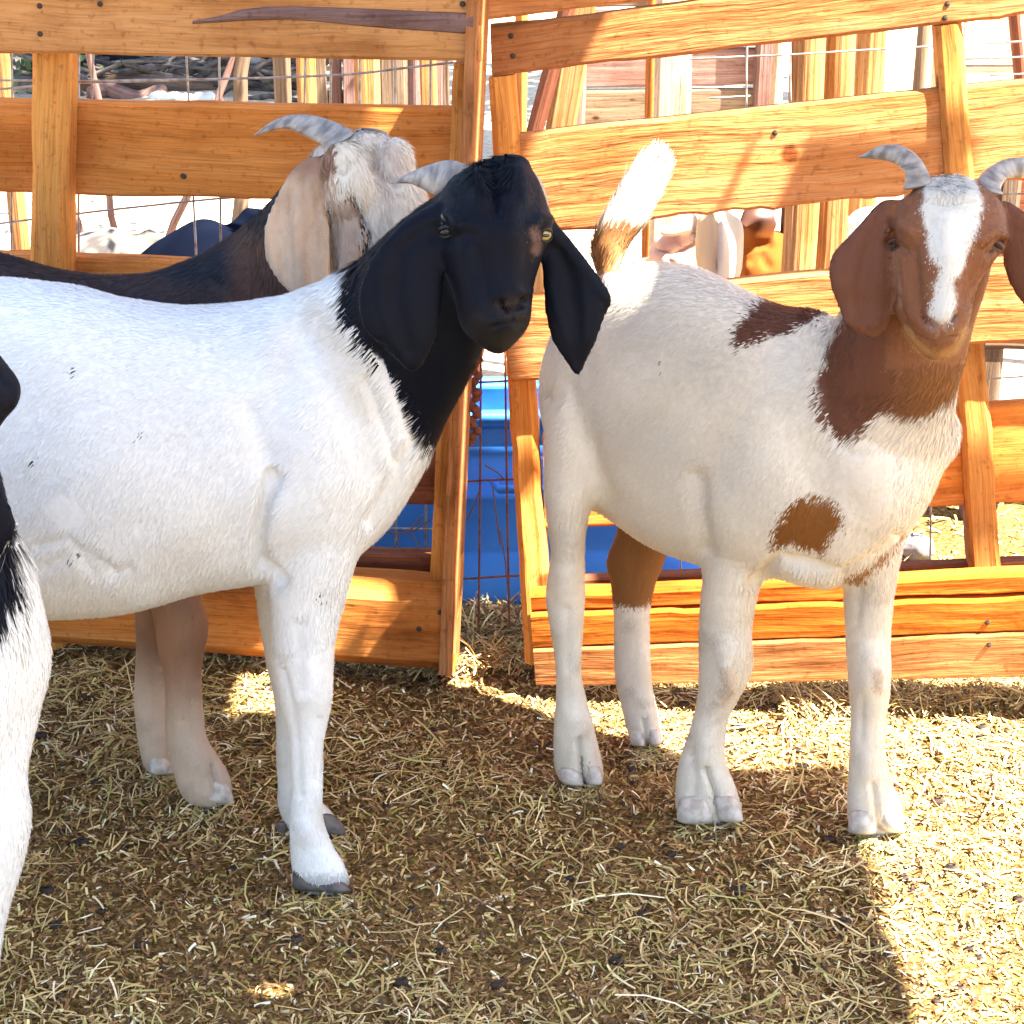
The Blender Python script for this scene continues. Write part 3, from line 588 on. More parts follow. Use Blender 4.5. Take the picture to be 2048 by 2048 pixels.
c = blend(c, (.10, .08, .07), sm(-linedist(px, py, [(1426, 1590), (1446, 1640)]), -5, -2)*.6*(P[:, 1] < 2.5)); c = blend(c, (.1, .08, .07), sm(-linedist(px, py, [(1162, 1515), (1168, 1575)]), -5, -2)*.7*(P[:, 1] < 2.56))
lo = wob(P, .16); c = blend(c, (.56, .45, .30), (c[:, 0] > .5)*np.clip(lo-.2, 0, 1)*.4); c = blend(c, (.28, .19, .11), (c[:, 0] > .5)*(P[:, 2] < .45)*np.clip(wob(P, .7)-.4, 0, 1)*.6)
c = c*tone(B, .07)
for ln in ([(1774, 478), (1784, 484), (1796, 492)], [(2004, 482), (1994, 492), (1982, 502)]): c = blend(c, (.02, .01, .01), sm(-linedist(px, py, ln), -5.5, -2.5)*(P[:, 1] < 2.3))
for ln in ([(1776, 470), (1790, 472), (1806, 482)], [(2002, 474), (1986, 478), (1972, 490)]): c = blend(c, (.11, .045, .03), sm(-linedist(px, py, ln), -6, -2)*(P[:, 1] < 2.3)*.7)
c = blend(c, (.05, .025, .02), np.maximum(sm(-linedist(px, py, [(1846, 634), (1853, 645), (1864, 651)]), -5, -2), sm(-linedist(px, py, [(1910, 632), (1906, 642), (1898, 650)]), -5, -2))*(P[:, 1] < 2.3)*.85)
c = blend(c, (.36, .21, .15), np.exp(-((px-1880)/22)**2-((py-656)/16)**2)*(P[:, 1] < 2.3)*.8)
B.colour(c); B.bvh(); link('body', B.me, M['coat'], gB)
def lenB(P):
    px, py = proj(P); L = np.full(len(P), .010); L = np.where((px > 1770) & (py < 720) & (P[:, 1] < 2.32), .0042, L); L = np.where((P[:, 1] < 2.285) & (px < 1792) & (px > 1640), .004, L)
    L = np.where(P[:, 2] < .4, .0065, L); L = np.where((P[:, 1] > 2.585) & (py < 545) & (px < 1262+(535-py)*.5), .026, L); L = np.where((np.hypot(px-1900, py-380) < 34), .012, L); L = np.where((np.abs(py-840) < 60) & (px > 1630), .015, L)
    return L
def flowB(P):
    d = flow_from((-.9, .35, -.25), headbox=(1600, 300, 2200, 730), headdir=(0, -.2, -1))(P); px, py = proj(P)
    m_ = (P[:, 1] > 2.585) & (py < 545) & (px < 1262+(535-py)*.5); d[m_] = (.45, 0, 1); return d
make_fur('fur', B, gB, 110000, lenB, flowB)
add_horn(gB, [(1806, 378, 1866, 368, 2.272, .022), (1810, 350, 1856, 344, 2.285, .021), (1800, 335, 1836, 312, 2.30, .018), (1783, 325, 1800, 290, 2.315, .014), (1755, 319, 1762, 291, 2.325, .0095), (1732, 317, 1736, 303, 2.335, .005), (1715, 316, 1716, 314, 2.34, .002)])
add_horn(gB, [(1946, 378, 2006, 388, 2.272, .022), (1956, 360, 2000, 376, 2.285, .021), (1976, 338, 2010, 358, 2.30, .018), (2008, 320, 2026, 356, 2.315, .015), (2046, 315, 2048, 354, 2.325, .013), (2080, 326, 2070, 352, 2.335, .008), (2100, 344, 2098, 348, 2.34, .002)])
add_eye(gB, B, 1788, 485, .009, M['lid_tan'], .30, -.5, (-.3, -1, 0), M['dark_eye'], .3); add_eye(gB, B, 1992, 491, .010, M['lid_tan'], .30, .6, (.3, -1, 0), M['dark_eye'], .3)
for cx_, y0, y1, wd, Y, ml in ((1384, 1596, 1638, 28, 2.405, 'hoof_pale'), (1446, 1600, 1642, 34, 2.405, 'hoof_pale')): pass
add_hoof(gB, [[(1356, 1606, 1420, 1606, 2.40, .025), (1354, 1624, 1424, 1626, 2.395, .029), (1354, 1640, 1426, 1642, 2.395, .029)], [(1424, 1600, 1476, 1602, 2.40, .023), (1430, 1622, 1484, 1624, 2.395, .027), (1434, 1638, 1487, 1640, 2.395, .027)]], M['hoof_pale'])
add_hoof(gB, [[(1698, 1630, 1748, 1630, 2.375, .025), (1697, 1648, 1750, 1650, 2.37, .028), (1697, 1662, 1752, 1664, 2.37, .028)], [(1752, 1624, 1798, 1626, 2.375, .023), (1756, 1646, 1806, 1648, 2.37, .027), (1758, 1658, 1810, 1662, 2.37, .027)]], M['hoof_pale'])
add_hoof(gB, [[(1118, 1540, 1162, 1544, 2.51, .023), (1122, 1556, 1166, 1560, 2.505, .025), (1128, 1566, 1168, 1570, 2.505, .025)], [(1168, 1536, 1202, 1538, 2.51, .021), (1172, 1554, 1206, 1556, 2.505, .025), (1175, 1566, 1204, 1568, 2.505, .025)]], M['hoof_pale'])
add_hoof(gB, [[(1258, 1464, 1288, 1466, 2.64, .021), (1260, 1478, 1290, 1482, 2.635, .023), (1262, 1488, 1292, 1491, 2.635, .023)], [(1292, 1462, 1318, 1462, 2.64, .021), (1296, 1478, 1322, 1478, 2.635, .023), (1298, 1488, 1322, 1488, 2.635, .023)]], M['hoof_pale'])

# ------------------------------------------------------------------ GOAT 3: dark-backed goat with a pale head, behind goat 1
gD = empty('goat', gnd(400, 1590), 'dark-backed goat with pale head, wide tan ear and backswept horns, behind the black-headed goat', 'goat', 'goats standing in the pen')
torsoD = [(-560, 600, -555, 880, 2.64, .07), (-520, 545, -515, 980, 2.64, .12), (-400, 505, -400, 1070, 2.64, .15), (-250, 490, -250, 1100, 2.64, .155), (-100, 495, -100, 1120, 2.64, .155), (0, 508, 0, 1130, 2.64, .15), (100, 538, 100, 1135, 2.64, .15), (200, 552, 200, 1140, 2.63, .145), (290, 549, 290, 1130, 2.62, .14),
          (360, 540, 370, 1120, 2.61, .13), (420, 600, 440, 1080, 2.60, .11), (480, 700, 500, 980, 2.6, .07)]
neckD = [(330, 535, 470, 1080, 2.62, .12), (390, 512, 560, 960, 2.61, .11), (450, 476, 640, 830, 2.60, .10), (492, 444, 700, 730, 2.58, .09), (528, 412, 735, 640, 2.56, .085), (566, 370, 760, 560, 2.55, .075), (615, 322, 780, 480, 2.54, .07)]
headD = [(668, 285, 640, 400, 2.53, .05), (705, 266, 668, 450, 2.52, .065), (750, 268, 700, 500, 2.51, .07), (792, 284, 735, 530, 2.50, .07), (822, 315, 770, 550, 2.49, .066), (840, 360, 800, 560, 2.48, .06), (856, 400, 832, 570, 2.47, .055), (868, 460, 850, 590, 2.46, .045)]
earD = col_secs([(318, 612, 655, .011, 2.47), (340, 582, 655, .010, 2.46), (385, 555, 652, .009, 2.45), (430, 533, 660, .008, 2.44), (470, 524, 665, .008, 2.435), (510, 527, 664, .008, 2.43), (545, 543, 662, .008, 2.43), (570, 562, 658, .008, 2.43), (592, 588, 652, .007, 2.43)], 2.44)
earD2 = col_secs([(395, 668, 700, .010, 2.465), (430, 660, 718, .010, 2.46), (480, 662, 728, .009, 2.455), (530, 664, 716, .009, 2.45), (570, 670, 700, .008, 2.45)], 2.45)
legD1 = col_secs([(1060, 295, 420, .055, 2.53), (1130, 300, 410, .052, 2.50), (1193, 302, 398, .046, 2.48), (1242, 312, 414, .042), (1270, 316, 412, .041), (1300, 320, 406, .037), (1355, 332, 399, .032), (1444, 334, 406, .030), (1480, 336, 412, .032), (1515, 342, 434, .035), (1551, 352, 456, .038), (1582, 362, 463, .038)], 2.47)
legD2 = col_secs([(1060, 240, 340, .05, 2.6), (1130, 262, 335, .048, 2.58), (1198, 272, 330, .042), (1260, 276, 336, .040), (1310, 276, 336, .035), (1394, 271, 334, .030), (1444, 274, 340, .030), (1493, 282, 344, .035), (1530, 290, 346, .036)], 2.565)
hindD = lambda Y, dx: col_secs([(850, -560+dx, -340+dx, .07, Y+.04), (1000, -555+dx, -370+dx, .06), (1120, -550+dx, -430+dx, .045), (1240, -560+dx, -470+dx, .036), (1400, -545+dx, -490+dx, .028), (1500, -545+dx, -470+dx, .032), (1570, -540+dx, -440+dx, .034)], Y)
D = Body([loft(torsoD, 24), loft(neckD, 22), loft(headD, 22), loft(earD, 22, 4, (.5, .5)), loft(earD2, 20, 4, (.6, .6)), loft(legD1), loft(legD2), loft(hindD(2.5, 0)), loft(hindD(2.62, 30)),
          blob(aty(690, 325, 2.46), (.028, .026, .030)), blob(aty(712, 372, 2.445), (.026, .024, .036)), blob(aty(684, 380, 2.45), (.022, .022, .034)), blob(aty(735, 290, 2.50), (.028, .03, .022)), blob(aty(792, 318, 2.48), (.026, .03, .030))], .005)
def wD(px, py, P):
    w_ = np.ones(len(P)); w_ = np.where((px > 640) & (py < 600), .4, w_); w_ = np.where((P[:, 1] < 2.475) & (px > 515) & (px < 668) & (py < 610), .13, w_); return np.where(P[:, 2] < .38, .35, w_)
D.remesh(wD, 30)
D.push(.001+.002*sm(D.P[:, 2], .52, .34))
D.crease([(651, 335), (645, 370), (655, 410), (668, 450), (667, 560)], 6, .012); D.crease([(700, 392), (716, 430), (736, 470), (732, 500)], 7, .012); D.crease([(748, 300), (752, 340), (790, 370)], 9, .010); D.crease([(700, 330), (690, 350), (672, 345)], 6, .004)
D.crease([(560, 400), (545, 470), (565, 545)], 9, .003, Yr=(0, 2.5)); D.crease([(600, 380), (592, 470), (606, 560)], 7, -.0025, Yr=(0, 2.5)); D.crease([(615, 340), (580, 400), (560, 470), (580, 560)], 14, .004, Yr=(0, 2.5)); D.crease([(640, 400), (620, 480), (630, 560)], 10, .003, Yr=(0, 2.5)); D.crease([(430, 560), (470, 600)], 14, .005); D.crease([(500, 500), (520, 580)], 8, .005)
D.crease([(372, 1235), (372, 1275)], 26, -.007, Yr=(0, 2.52)); D.crease([(380, 1500), (390, 1525)], 20, -.005, Yr=(0, 2.52)); D.crease([(356, 1320), (362, 1440)], 8, .004, Yr=(0, 2.52)); D.crease([(425, 1530), (440, 1600)], 5, .009, Yr=(0, 2.52)); D.crease([(360, 1210), (365, 1260), (372, 1330)], 10, .003)
px, py, P = D.px, D.py, D.P; nb = wob(P, 1.0); j = 10*wob(P, 2.0)
c = scol(D, (.035, .025, .025)); c = blend(c, (.012, .014, .022), sm(py-(.1*px+520), 18, -14)*.9+.2*nb); c = blend(c, (.10, .05, .035), sm(px, 440, 490)*sm(py, 430, 500)*.9)
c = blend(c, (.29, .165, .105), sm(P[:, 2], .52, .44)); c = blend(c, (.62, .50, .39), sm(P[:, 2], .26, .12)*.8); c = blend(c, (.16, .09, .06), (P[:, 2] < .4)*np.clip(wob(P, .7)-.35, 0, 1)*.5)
isH = sm(inpoly(px, py, [(640, 265), (625, 310), (650, 345), (660, 620), (900, 620), (900, 260)])+j*.3, -6, 6); c = blend(c, (.62, .55, .47), isH)
c = blend(c, (.66, .60, .50), sm(-linedist(px, py, [(690, 300), (700, 380), (720, 400)]), -34, -16)*isH)
c = blend(c, (.30, .20, .16), sm(-linedist(px, py, [(745, 310), (760, 350), (772, 400), (770, 440)]), -16, -4)*isH*.6*(.5+.6*nb)); c = blend(c, (.48, .34, .28), sm(-linedist(px, py, [(775, 290), (805, 330), (800, 350)]), -24, -6)*isH*.45)
c = blend(c, (.08, .035, .025), sm(-linedist(px, py, [(700, 396), (718, 430), (736, 470), (732, 502)]), -9, -3)*isH)
isE = ((P[:, 1] < 2.478) & (px > 500) & (px < 672) & (py < 612))*1.0; c = blend(c, (.50, .36, .25), isE); c = blend(c, (.40, .28, .20), isE*sm(-np.abs(px-(612-.06*(py-400))), -22, -4)*.6+isE*.3*nb); c = blend(c, (.30, .19, .13), isE*np.clip(np.sin((px-.12*py)*.17)*np.sin((px+.1*py)*.071+1)+.3*nb, 0, 1)*.55); c = blend(c, (.66, .54, .42), isE*sm(-np.abs(px-660+.02*(py-400)), -7, -2)*.6); c = blend(c, (.27, .16, .11), isE*sm(py, 372, 330))
c = blend(c, (.45, .34, .27), sm(-linedist(px, py, [(690, 430), (695, 500), (690, 560)]), -34, -20)*isH*.9)
c = c*tone(D, .10)
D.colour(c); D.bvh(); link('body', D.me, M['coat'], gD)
def lenD(P):
    px, py = proj(P); L = np.full(len(P), .012); L = np.where((P[:, 1] < 2.478) & (px > 500) & (px < 672) & (py < 612), .004, L); L = np.where((px > 640) & (py < 420), .012, L); L = np.where(P[:, 2] < .42, .006, L); return L
make_fur('fur', D, gD, 62000, lenD, flow_from((-1.0, 0, -.3), headbox=(500, 250, 900, 620), headdir=(.1, -.2, -1)))
add_horn(gD, [(712, 264, 650, 306, 2.50, .020), (688, 252, 640, 288, 2.515, .020), (655, 238, 612, 274, 2.535, .017), (615, 229, 583, 260, 2.55, .014), (575, 231, 560, 258, 2.56, .0095), (540, 245, 535, 264, 2.57, .006), (509, 269, 509, 272, 2.58, .002)])
add_horn(gD, [(700, 270, 768, 292, 2.535, .018), (706, 262, 776, 284, 2.555, .018), (722, 256, 778, 272, 2.58, .015), (745, 256, 772, 262, 2.61, .010), (758, 260, 766, 263, 2.64, .003)])
add_hoof(gD, [[(398, 1566, 458, 1572, 2.46, .02), (392, 1584, 466, 1592, 2.457, .021), (388, 1594, 467, 1606, 2.457, .021)], [(380, 1562, 440, 1566, 2.495, .018), (376, 1580, 452, 1584, 2.495, .019), (374, 1590, 452, 1596, 2.495, .019)]], M['hoof_pale'])
add_hoof(gD, [[(298, 1518, 340, 1520, 2.555, .03), (298, 1534, 346, 1536, 2.55, .032), (299, 1544, 347, 1546, 2.55, .032)]], M['hoof_pale'])

# ------------------------------------------------------------------ GOAT 4: near goat cut by the left edge
gC = empty('goat', gnd(-40, 2180), 'white goat with black ear and neck nearest the camera, cut off by the left edge', 'goat', 'goats standing in the pen')
torsoC = [(-1300, 1050, -1290, 1480, 1.86, .08), (-1220, 965, -1210, 1600, 1.85, .13), (-1000, 935, -1000, 1650, 1.84, .155), (-700, 940, -700, 1660, 1.83, .16), (-450, 955, -450, 1640, 1.82, .155), (-260, 960, -260, 1620, 1.81, .15), (-110, 985, -110, 1600, 1.81, .14), (-10, 1030, -10, 1565, 1.80, .12), (40, 1075, 40, 1490, 1.80, .085), (76, 1170, 76, 1420, 1.80, .05), (92, 1240, 92, 1370, 1.80, .03)]
neckC = [(-330, 1150, 100, 1330, 1.81, .11), (-330, 1060, 72, 1150, 1.80, .10), (-310, 960, 30, 1060, 1.79, .095), (-290, 860, 4, 950, 1.78, .09), (-270, 760, -30, 860, 1.77, .08)]
headC = [(-330, 640, -280, 860, 1.79, .06), (-250, 600, -210, 890, 1.77, .075), (-170, 610, -150, 890, 1.75, .072), (-100, 640, -90, 885, 1.74, .062), (-45, 672, -40, 880, 1.73, .055), (-5, 702, -8, 862, 1.725, .048), (12, 740, 11, 825, 1.725, .035)]
earC = [(-190, 700, -110, 730, 1.70, .010), (-170, 800, -50, 800, 1.685, .010), (-150, 880, -22, 870, 1.68, .009), (-130, 950, -2, 950, 1.675, .009), (-105, 1000, 22, 1003, 1.67, .009), (-70, 1050, 38, 1040, 1.67, .009), (-30, 1085, 37, 1068, 1.67, .009), (0, 1096, 28, 1086, 1.67, .007)]
legC = lambda Y, dx, k: col_secs([(1340, -110+dx, 96+dx, .06, Y+.03), (1440, -100+dx, 76+dx, .056, Y+.02), (1530, -95+dx, 56+dx, .050), (1570, -92+dx, 54+dx, .05), (1612, -88+dx, 66+dx, .048), (1650, -86+dx, 66+dx, .048), (1700, -84+dx, 56+dx, .046), (1753, -84+dx, 42+dx, .044), (1812, -80+dx, 22+dx, .042), (1866, -76+dx, 8+dx, .04), (1934, -72+dx, -1+dx, .038), (2010, -72+dx, -8+dx, .03), (2110, -72+dx, -8+dx, .028), (2170, -76+dx, 14+dx, .034)], Y)
Cg = Body([loft(torsoC, 24, 4, (.8, .3)), loft(neckC, 22), loft(headC, 22), loft(earC, 20, 4, (.5, .5)), loft(legC(1.74, 0, 1)), loft(legC(1.90, -60, 1)), loft(legC(1.76, -1130, 1)), loft(legC(1.90, -1090, 1)),
           loft([(-200, 640, -150, 690, 1.70, .012), (-230, 560, -190, 590, 1.72, .01), (-290, 520, -280, 550, 1.75, .006)], 10)], .0065)
Cg.remesh(lambda px, py, P: np.where((P[:, 1] < 1.71) & (py < 1110), .15, np.where((px > -400) & (py < 900), .5, 1.0)), 22)
px, py, P = Cg.px, Cg.py, Cg.P; j = 12*wob(P, 1.6); c = scol(Cg, WHITE*1.02)
d = inpoly(px, py, [(-500, 500), (60, 600), (45, 1000), (40, 1075), (24, 1093), (34, 1137), (29, 1184), (12, 1238), (-6, 1262), (-80, 1290), (-400, 1200)]); c = blend(c, BLACK, sm(d+j, -5, 5))
Cg.colour(c); link('body', Cg.me, M['coat'], gC)
def lenC(P):
    px, py = proj(P); L = np.full(len(P), .010); L = np.where((py < 890) | (P[:, 1] < 1.69), .004, L); L = np.where((py > 1080) & (py < 1290) & (px < 60), .026, L); return L
make_fur('fur', Cg, gC, 26000, lenC, flow_from((-1.0, 0, -.25), headbox=(-500, 500, 60, 1300), headdir=(-.15, -.2, -1)))

# ------------------------------------------------------------------ FENCE
def vplane(p, yaw, lean=0.0):
    """upright plane through p; yaw > 0: its right end comes nearer; normal faces the camera"""
    n = np.array((-math.sin(yaw), -math.cos(yaw), 0.0)); n = n*math.cos(lean)+np.array((0, 0, 1.))*math.sin(lean)
    return (np.array(p), n)
PL = vplane(gnd(500, 1330), math.radians(9)); PR = vplane(gnd(1250, 1372), math.radians(4), math.radians(5))
PB = vplane(gnd(1250, 1372), math.radians(8), math.radians(-3))
def timber(name, parent, mat, q, pl, off, th, ch=.006, long='h', wob_=.0025, nst=26, uoff=0.0, back=None, sag=0.0, label=None, amp2=0.0):
    """one board or post. q: sight points tl,tr,br,bl of the front face on plane pl (offset off or per side), th thick"""
    offs = off if hasattr(off, '__len__') else (off, off)
    tl, tr, br, bl = [onp(x, y, pl, offs[0] if i in (0, 3) else offs[1]) for i, (x, y) in enumerate(q)]
    n = pl[1]; bk = -n*th if back is None else np.array(back, float)
    if long == 'h': a0, a1, b0, b1 = tl, tr, bl, br
    else: a0, a1, b0, b1 = tr, br, tl, bl
    L = np.linalg.norm(a1-a0); W = np.linalg.norm(b0-a0)
    ms = 5 if W > .05 else 3; seed = random.random()*50
    V = []; uvs = []
    for i in range(nst+1):
        s = i/nst; A_ = a0+(a1-a0)*s; B_ = b0+(b1-b0)*s; e = (B_-A_); wd = np.linalg.norm(e); e = e/wd
        na = (mnoise.noise((s*L*7+seed, 0, 0))+.6*mnoise.noise((s*L*27+seed, 3, 0)))*wob_; nb_ = (mnoise.noise((s*L*7+seed, 9, 0))+.6*mnoise.noise((s*L*27+seed, 13, 0)))*(wob_+amp2)
        A_ = A_-e*na; B_ = B_+e*nb_; wd = np.linalg.norm(B_-A_)
        bu = n*0
        prof = [(0, 1.0), (0, ch/th), (ch/wd, 0)]+[(k/ms, 0) for k in range(1, ms)]+[(1-ch/wd, 0), (1, ch/th), (1, 1.0)]
        acc = 0; last = None
        for pv, pw in prof:
            p = A_+(B_-A_)*pv+bk*pw
            if pw == 0: p = p+n*(mnoise.noise((s*L*9+seed, pv*4, 5))*.0016)
            if last is not None: acc += np.linalg.norm(p-last)
            last = p; V.append(p); uvs.append((s*L+uoff, acc))
    K = len(prof); Fs = []
    for i in range(nst):
        for k in range(K): Fs.append((i*K+k, i*K+(k+1) % K, (i+1)*K+(k+1) % K, (i+1)*K+k))
    Fs.append(tuple(range(K))[::-1]); Fs.append(tuple(nst*K+k for k in range(K)))
    V = np.array(V); Fo = orient(V, Fs); me = mesh(name, V, Fo, False)
    ul = me.uv_layers.new(name='UVMap')
    for lp in me.loops: ul.data[lp.index].uv = uvs[lp.vertex_index]
    o = link(name, me, mat, parent)
    if label: o['label'] = label
    return o
def nails(parent, pts, pl, off, r=.0045):
    for x, y in pts:
        c = onp(x, y, pl, off+.0005); V, Fs = blob(c, (r, .0025, r), 10, 6); link('nail', mesh('nail', V, orient(V, Fs)), M['nail'], parent)

fl = empty('fence_panel', onp(500, 1330, PL), 'shaded wooden board fence panel behind the black-headed goat, left of the gap', 'fence', 'board fence panels')
timber('board', fl, M['wood_top'], [(-260, -62, ), (957, -40), (957, 124), (-260, 102)], PL, .042, .038, .005)
timber('board', fl, M['wood'], [(-260, 198), (905, 219), (905, 409), (-260, 380)], PL, -.050, .036, .005)
timber('board', fl, M['wood'], [(-260, 502), (890, 540), (890, 700), (-260, 665)], PL, -.050, .036, .005)
timber('board', fl, M['wood_dark'], [(-260, 800), (872, 835), (868, 1010), (-260, 970)], PL, -.050, .036, .005)
timber('board', fl, M['wood_dark'], [(-260, 1075), (863, 1112), (862, 1200), (-260, 1160)], PL, -.060, .036, .004)
timber('board', fl, M['wood'], [(-260, 1115), (904, 1180), (900, 1354), (-260, 1275)], PL, .040, .070, .028, wob_=.003)
timber('post', fl, M['wood_gold'], [(58, 70), (132, 70), (127, 1300), (52, 1300)], PL, 0, .048, .013, 'v', .004)
timber('post', fl, M['wood_gold'], [(905, 128), (957, 128), (910, 1300), (852, 1290)], PL, 0, .048, .010, 'v', .003)
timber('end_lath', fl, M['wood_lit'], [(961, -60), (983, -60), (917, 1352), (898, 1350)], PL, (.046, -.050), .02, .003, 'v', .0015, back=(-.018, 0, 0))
# bark left along the middle of the top board
bk = []
for x, yt, yb in ((385, 44, 46), (440, 34, 43), (480, 22, 40), (530, 16, 38), (580, 15, 37), (640, 16, 42), (700, 18, 48), (780, 21, 55), (860, 25, 60), (925, 28, 65), (946, 30, 60)): bk.append((x, yt, yb))
V = []; uvs = []
for x, yt, yb in bk:
    for k, (y, o_) in enumerate(((yt-3, .040), (yt, .047), ((yt*2+yb)/3, .0495), ((yt+2*yb)/3, .049), (yb, .046), (yb+3, .040))):
        V.append(onp(x, y, PL, o_)); uvs.append((x*.0008, y*.0008))
Fs = [(i*6+k, i*6+k+1, (i+1)*6+k+1, (i+1)*6+k) for i in range(len(bk)-1) for k in range(5)]+[tuple(range(6)), tuple((len(bk)-1)*6+k for k in range(5, -1, -1))]
me = mesh('bark_strip', V, Fs, False); ul = me.uv_layers.new(name='UVMap')
for lp in me.loops: ul.data[lp.index].uv = uvs[lp.vertex_index]
link('bark_strip', me, M['bark'], fl)
nails(fl, [(79, 12), (80, 68), (200, 8), (925, 8), (930, 60), (368, 353), (838, 1258), (880, 1225)], PL, .043)
nails(fl, [(366, 352)], PL, -.049)

fr = empty('fence_panel', onp(1500, 1372, PR), 'sunlit rough-sawn fence panel of wide boards behind the brown-headed goat', 'fence', 'board fence panels')
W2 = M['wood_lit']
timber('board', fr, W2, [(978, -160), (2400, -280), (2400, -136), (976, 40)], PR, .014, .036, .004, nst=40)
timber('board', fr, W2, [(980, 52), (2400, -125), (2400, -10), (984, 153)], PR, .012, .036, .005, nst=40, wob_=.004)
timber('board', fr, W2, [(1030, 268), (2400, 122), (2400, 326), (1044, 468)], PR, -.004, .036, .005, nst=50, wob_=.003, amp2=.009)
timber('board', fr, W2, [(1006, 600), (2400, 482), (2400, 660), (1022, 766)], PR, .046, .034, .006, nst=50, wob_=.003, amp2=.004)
timber('board', fr, M['wood'], [(1085, 874), (2400, 782), (2400, 985), (1090, 1060)], PR, -.006, .034, .005, nst=40)
timber('rail', fr, M['wood_dark'], [(1106, 1160), (2400, 1110), (2400, 1150), (1108, 1196)], PR, -.012, .03, .003, nst=30)
timber('board', fr, M['wood_base'], [(1061, 1192), (2400, 1136), (2400, 1172), (1063, 1224)], PB, .046, .034, .004, nst=50, wob_=.003)
timber('board', fr, M['wood_base'], [(1061, 1232), (2400, 1184), (2400, 1252), (1066, 1296)], PB, .056, .038, .004, nst=50, wob_=.004)
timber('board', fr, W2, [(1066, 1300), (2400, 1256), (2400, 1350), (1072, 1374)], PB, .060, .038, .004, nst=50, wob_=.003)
timber('post', fr, M['wood_gold'], [(976, 156), (1028, 150), (1106, 1330), (1050, 1330)], PR, .010, .048, .010, 'v', .003)
timber('post', fr, M['wood_gold'], [(1872, 52), (1926, 46), (2012, 1260), (1948, 1260)], PR, .010, .048, .008, 'v', .003)
nails(fr, [(1022, 72), (1026, 112), (1895, 8), (1890, 36)], PR, .012)
nails(fr, [(1550, 266)], PR, -.004)
nails(fr, [(1975, 1245)], PB, .057); nails(fr, [(1978, 1290)], PB, .061)

# welded wire mesh hung behind the boards
def wires(name, pl, off, vs, hs, mat, label, r=.0021):
    g = empty(name, onp(*vs[0][0], pl, off), label, 'wire mesh', 'wire mesh behind the boards')
    for line in vs+hs:
        pts = []
        for (x0, y0), (x1, y1) in zip(line[:-1], line[1:]):
            for k in range(4): s = k/4; pts.append(onp(x0+(x1-x0)*s, y0+(y1-y0)*s, pl, off)+np.array((0, .0015*math.sin(9*s+x0), 0)))
        pts.append(onp(*line[-1], pl, off)); V, Fs = tube(pts, r); link('wire', mesh('wire', V, orient(V, Fs)), mat, g)
    return g
wires('wire_mesh', PL, -.11, [[(24, 60), (23, 600)], [(158, 60), (157, 600), (150, 1250)], [(188, 60), (184, 200)], [(370, 60), (392, 500), (400, 1200)], [(438, 60), (442, 500)], [(612, 60), (600, 600)], [(663, 60), (660, 300)], [(720, 60), (716, 1200)], [(790, 60), (792, 1200)], [(862, 60), (850, 1200)]],
      [[(-60, 184), (134, 166), (560, 155), (700, 149), (907, 125)], [(-60, 160), (200, 162), (520, 156)], [(-60, 452), (0, 447), (130, 430), (362, 404), (500, 392)], [(-60, 1060), (400, 1050), (870, 1058)]], M['wire'], 'grey welded wire mesh behind the shaded left fence panel')
wires('wire_mesh', PL, -.13, [[(962, 700), (960, 1000), (957, 1262)], [(1010, 690), (1014, 1000), (1019, 1262)]],
      [[(925, 766), (1060, 760)], [(925, 963), (985, 960), (1060, 958)], [(920, 1158), (1060, 1150)]], M['rust'], 'rusty wire mesh closing the gap between the two fence panels')
wires('wire_mesh', PR, -.13, [[(1580, 60), (1582, 240)], [(1494, 90), (1492, 260)], [(1862, 980), (1860, 1160)], [(2022, 340), (2024, 500)], [(1360, 1000), (1362, 1200)]],
      [[(1380, 118), (1600, 108), (1870, 92), (2100, 80)], [(1420, 196), (1500, 192)], [(1930, 118), (2100, 112)], [(1980, 150), (2100, 146)], [(1960, 390), (2100, 385)], [(1960, 760), (2100, 748)]], M['wire'], 'pale wire mesh behind the sunlit right fence panel', .0017)
# twisted rusty tie wound round the left end of the gap
V = []; 
parts = []
for k in range(17):
    y = 708+k*11; parts.append(blob(onp(951+7*math.sin(k*1.9)-k*.3, y, PL, -.06), (.0075+.003*random.random(), .007, .008), 8, 6))
V, Fs = merge(parts); o = link('rusty_chain', mesh('rusty_chain', V, Fs), M['rust']); tag(o, 'rusty chain hanging at the end of the left fence panel', 'chain')
V, Fs = merge([tube([onp(x, y, PL, -.09) for x, y in L_], .0014, 5) for L_ in ([(975, 1262), (1000, 1235), (1018, 1200), (1030, 1215), (1040, 1245)], [(1018, 1200), (1010, 1120), (1000, 1060)], [(1018, 1210), (1035, 1190), (1052, 1200), (1058, 1240)], [(760, 1062), (800, 1068), (830, 1060), (860, 1040)], [(820, 1064), (835, 1085), (838, 1108)], [(800, 1068), (790, 1095)], [(820, 1062), (845, 1030)], [(935, 1040), (960, 980)], [(985, 970), (1000, 1090)], [(970, 930), (995, 945), (1010, 960)], [(1050, 1195), (1030, 1245)], [(1040, 1215), (1062, 1225)])])
o = link('dry_twigs', mesh('dry_twigs', V, Fs), M['bark']); tag(o, 'thin dry twigs caught in the wire in front of the blue trough', 'twigs', kind='stuff')

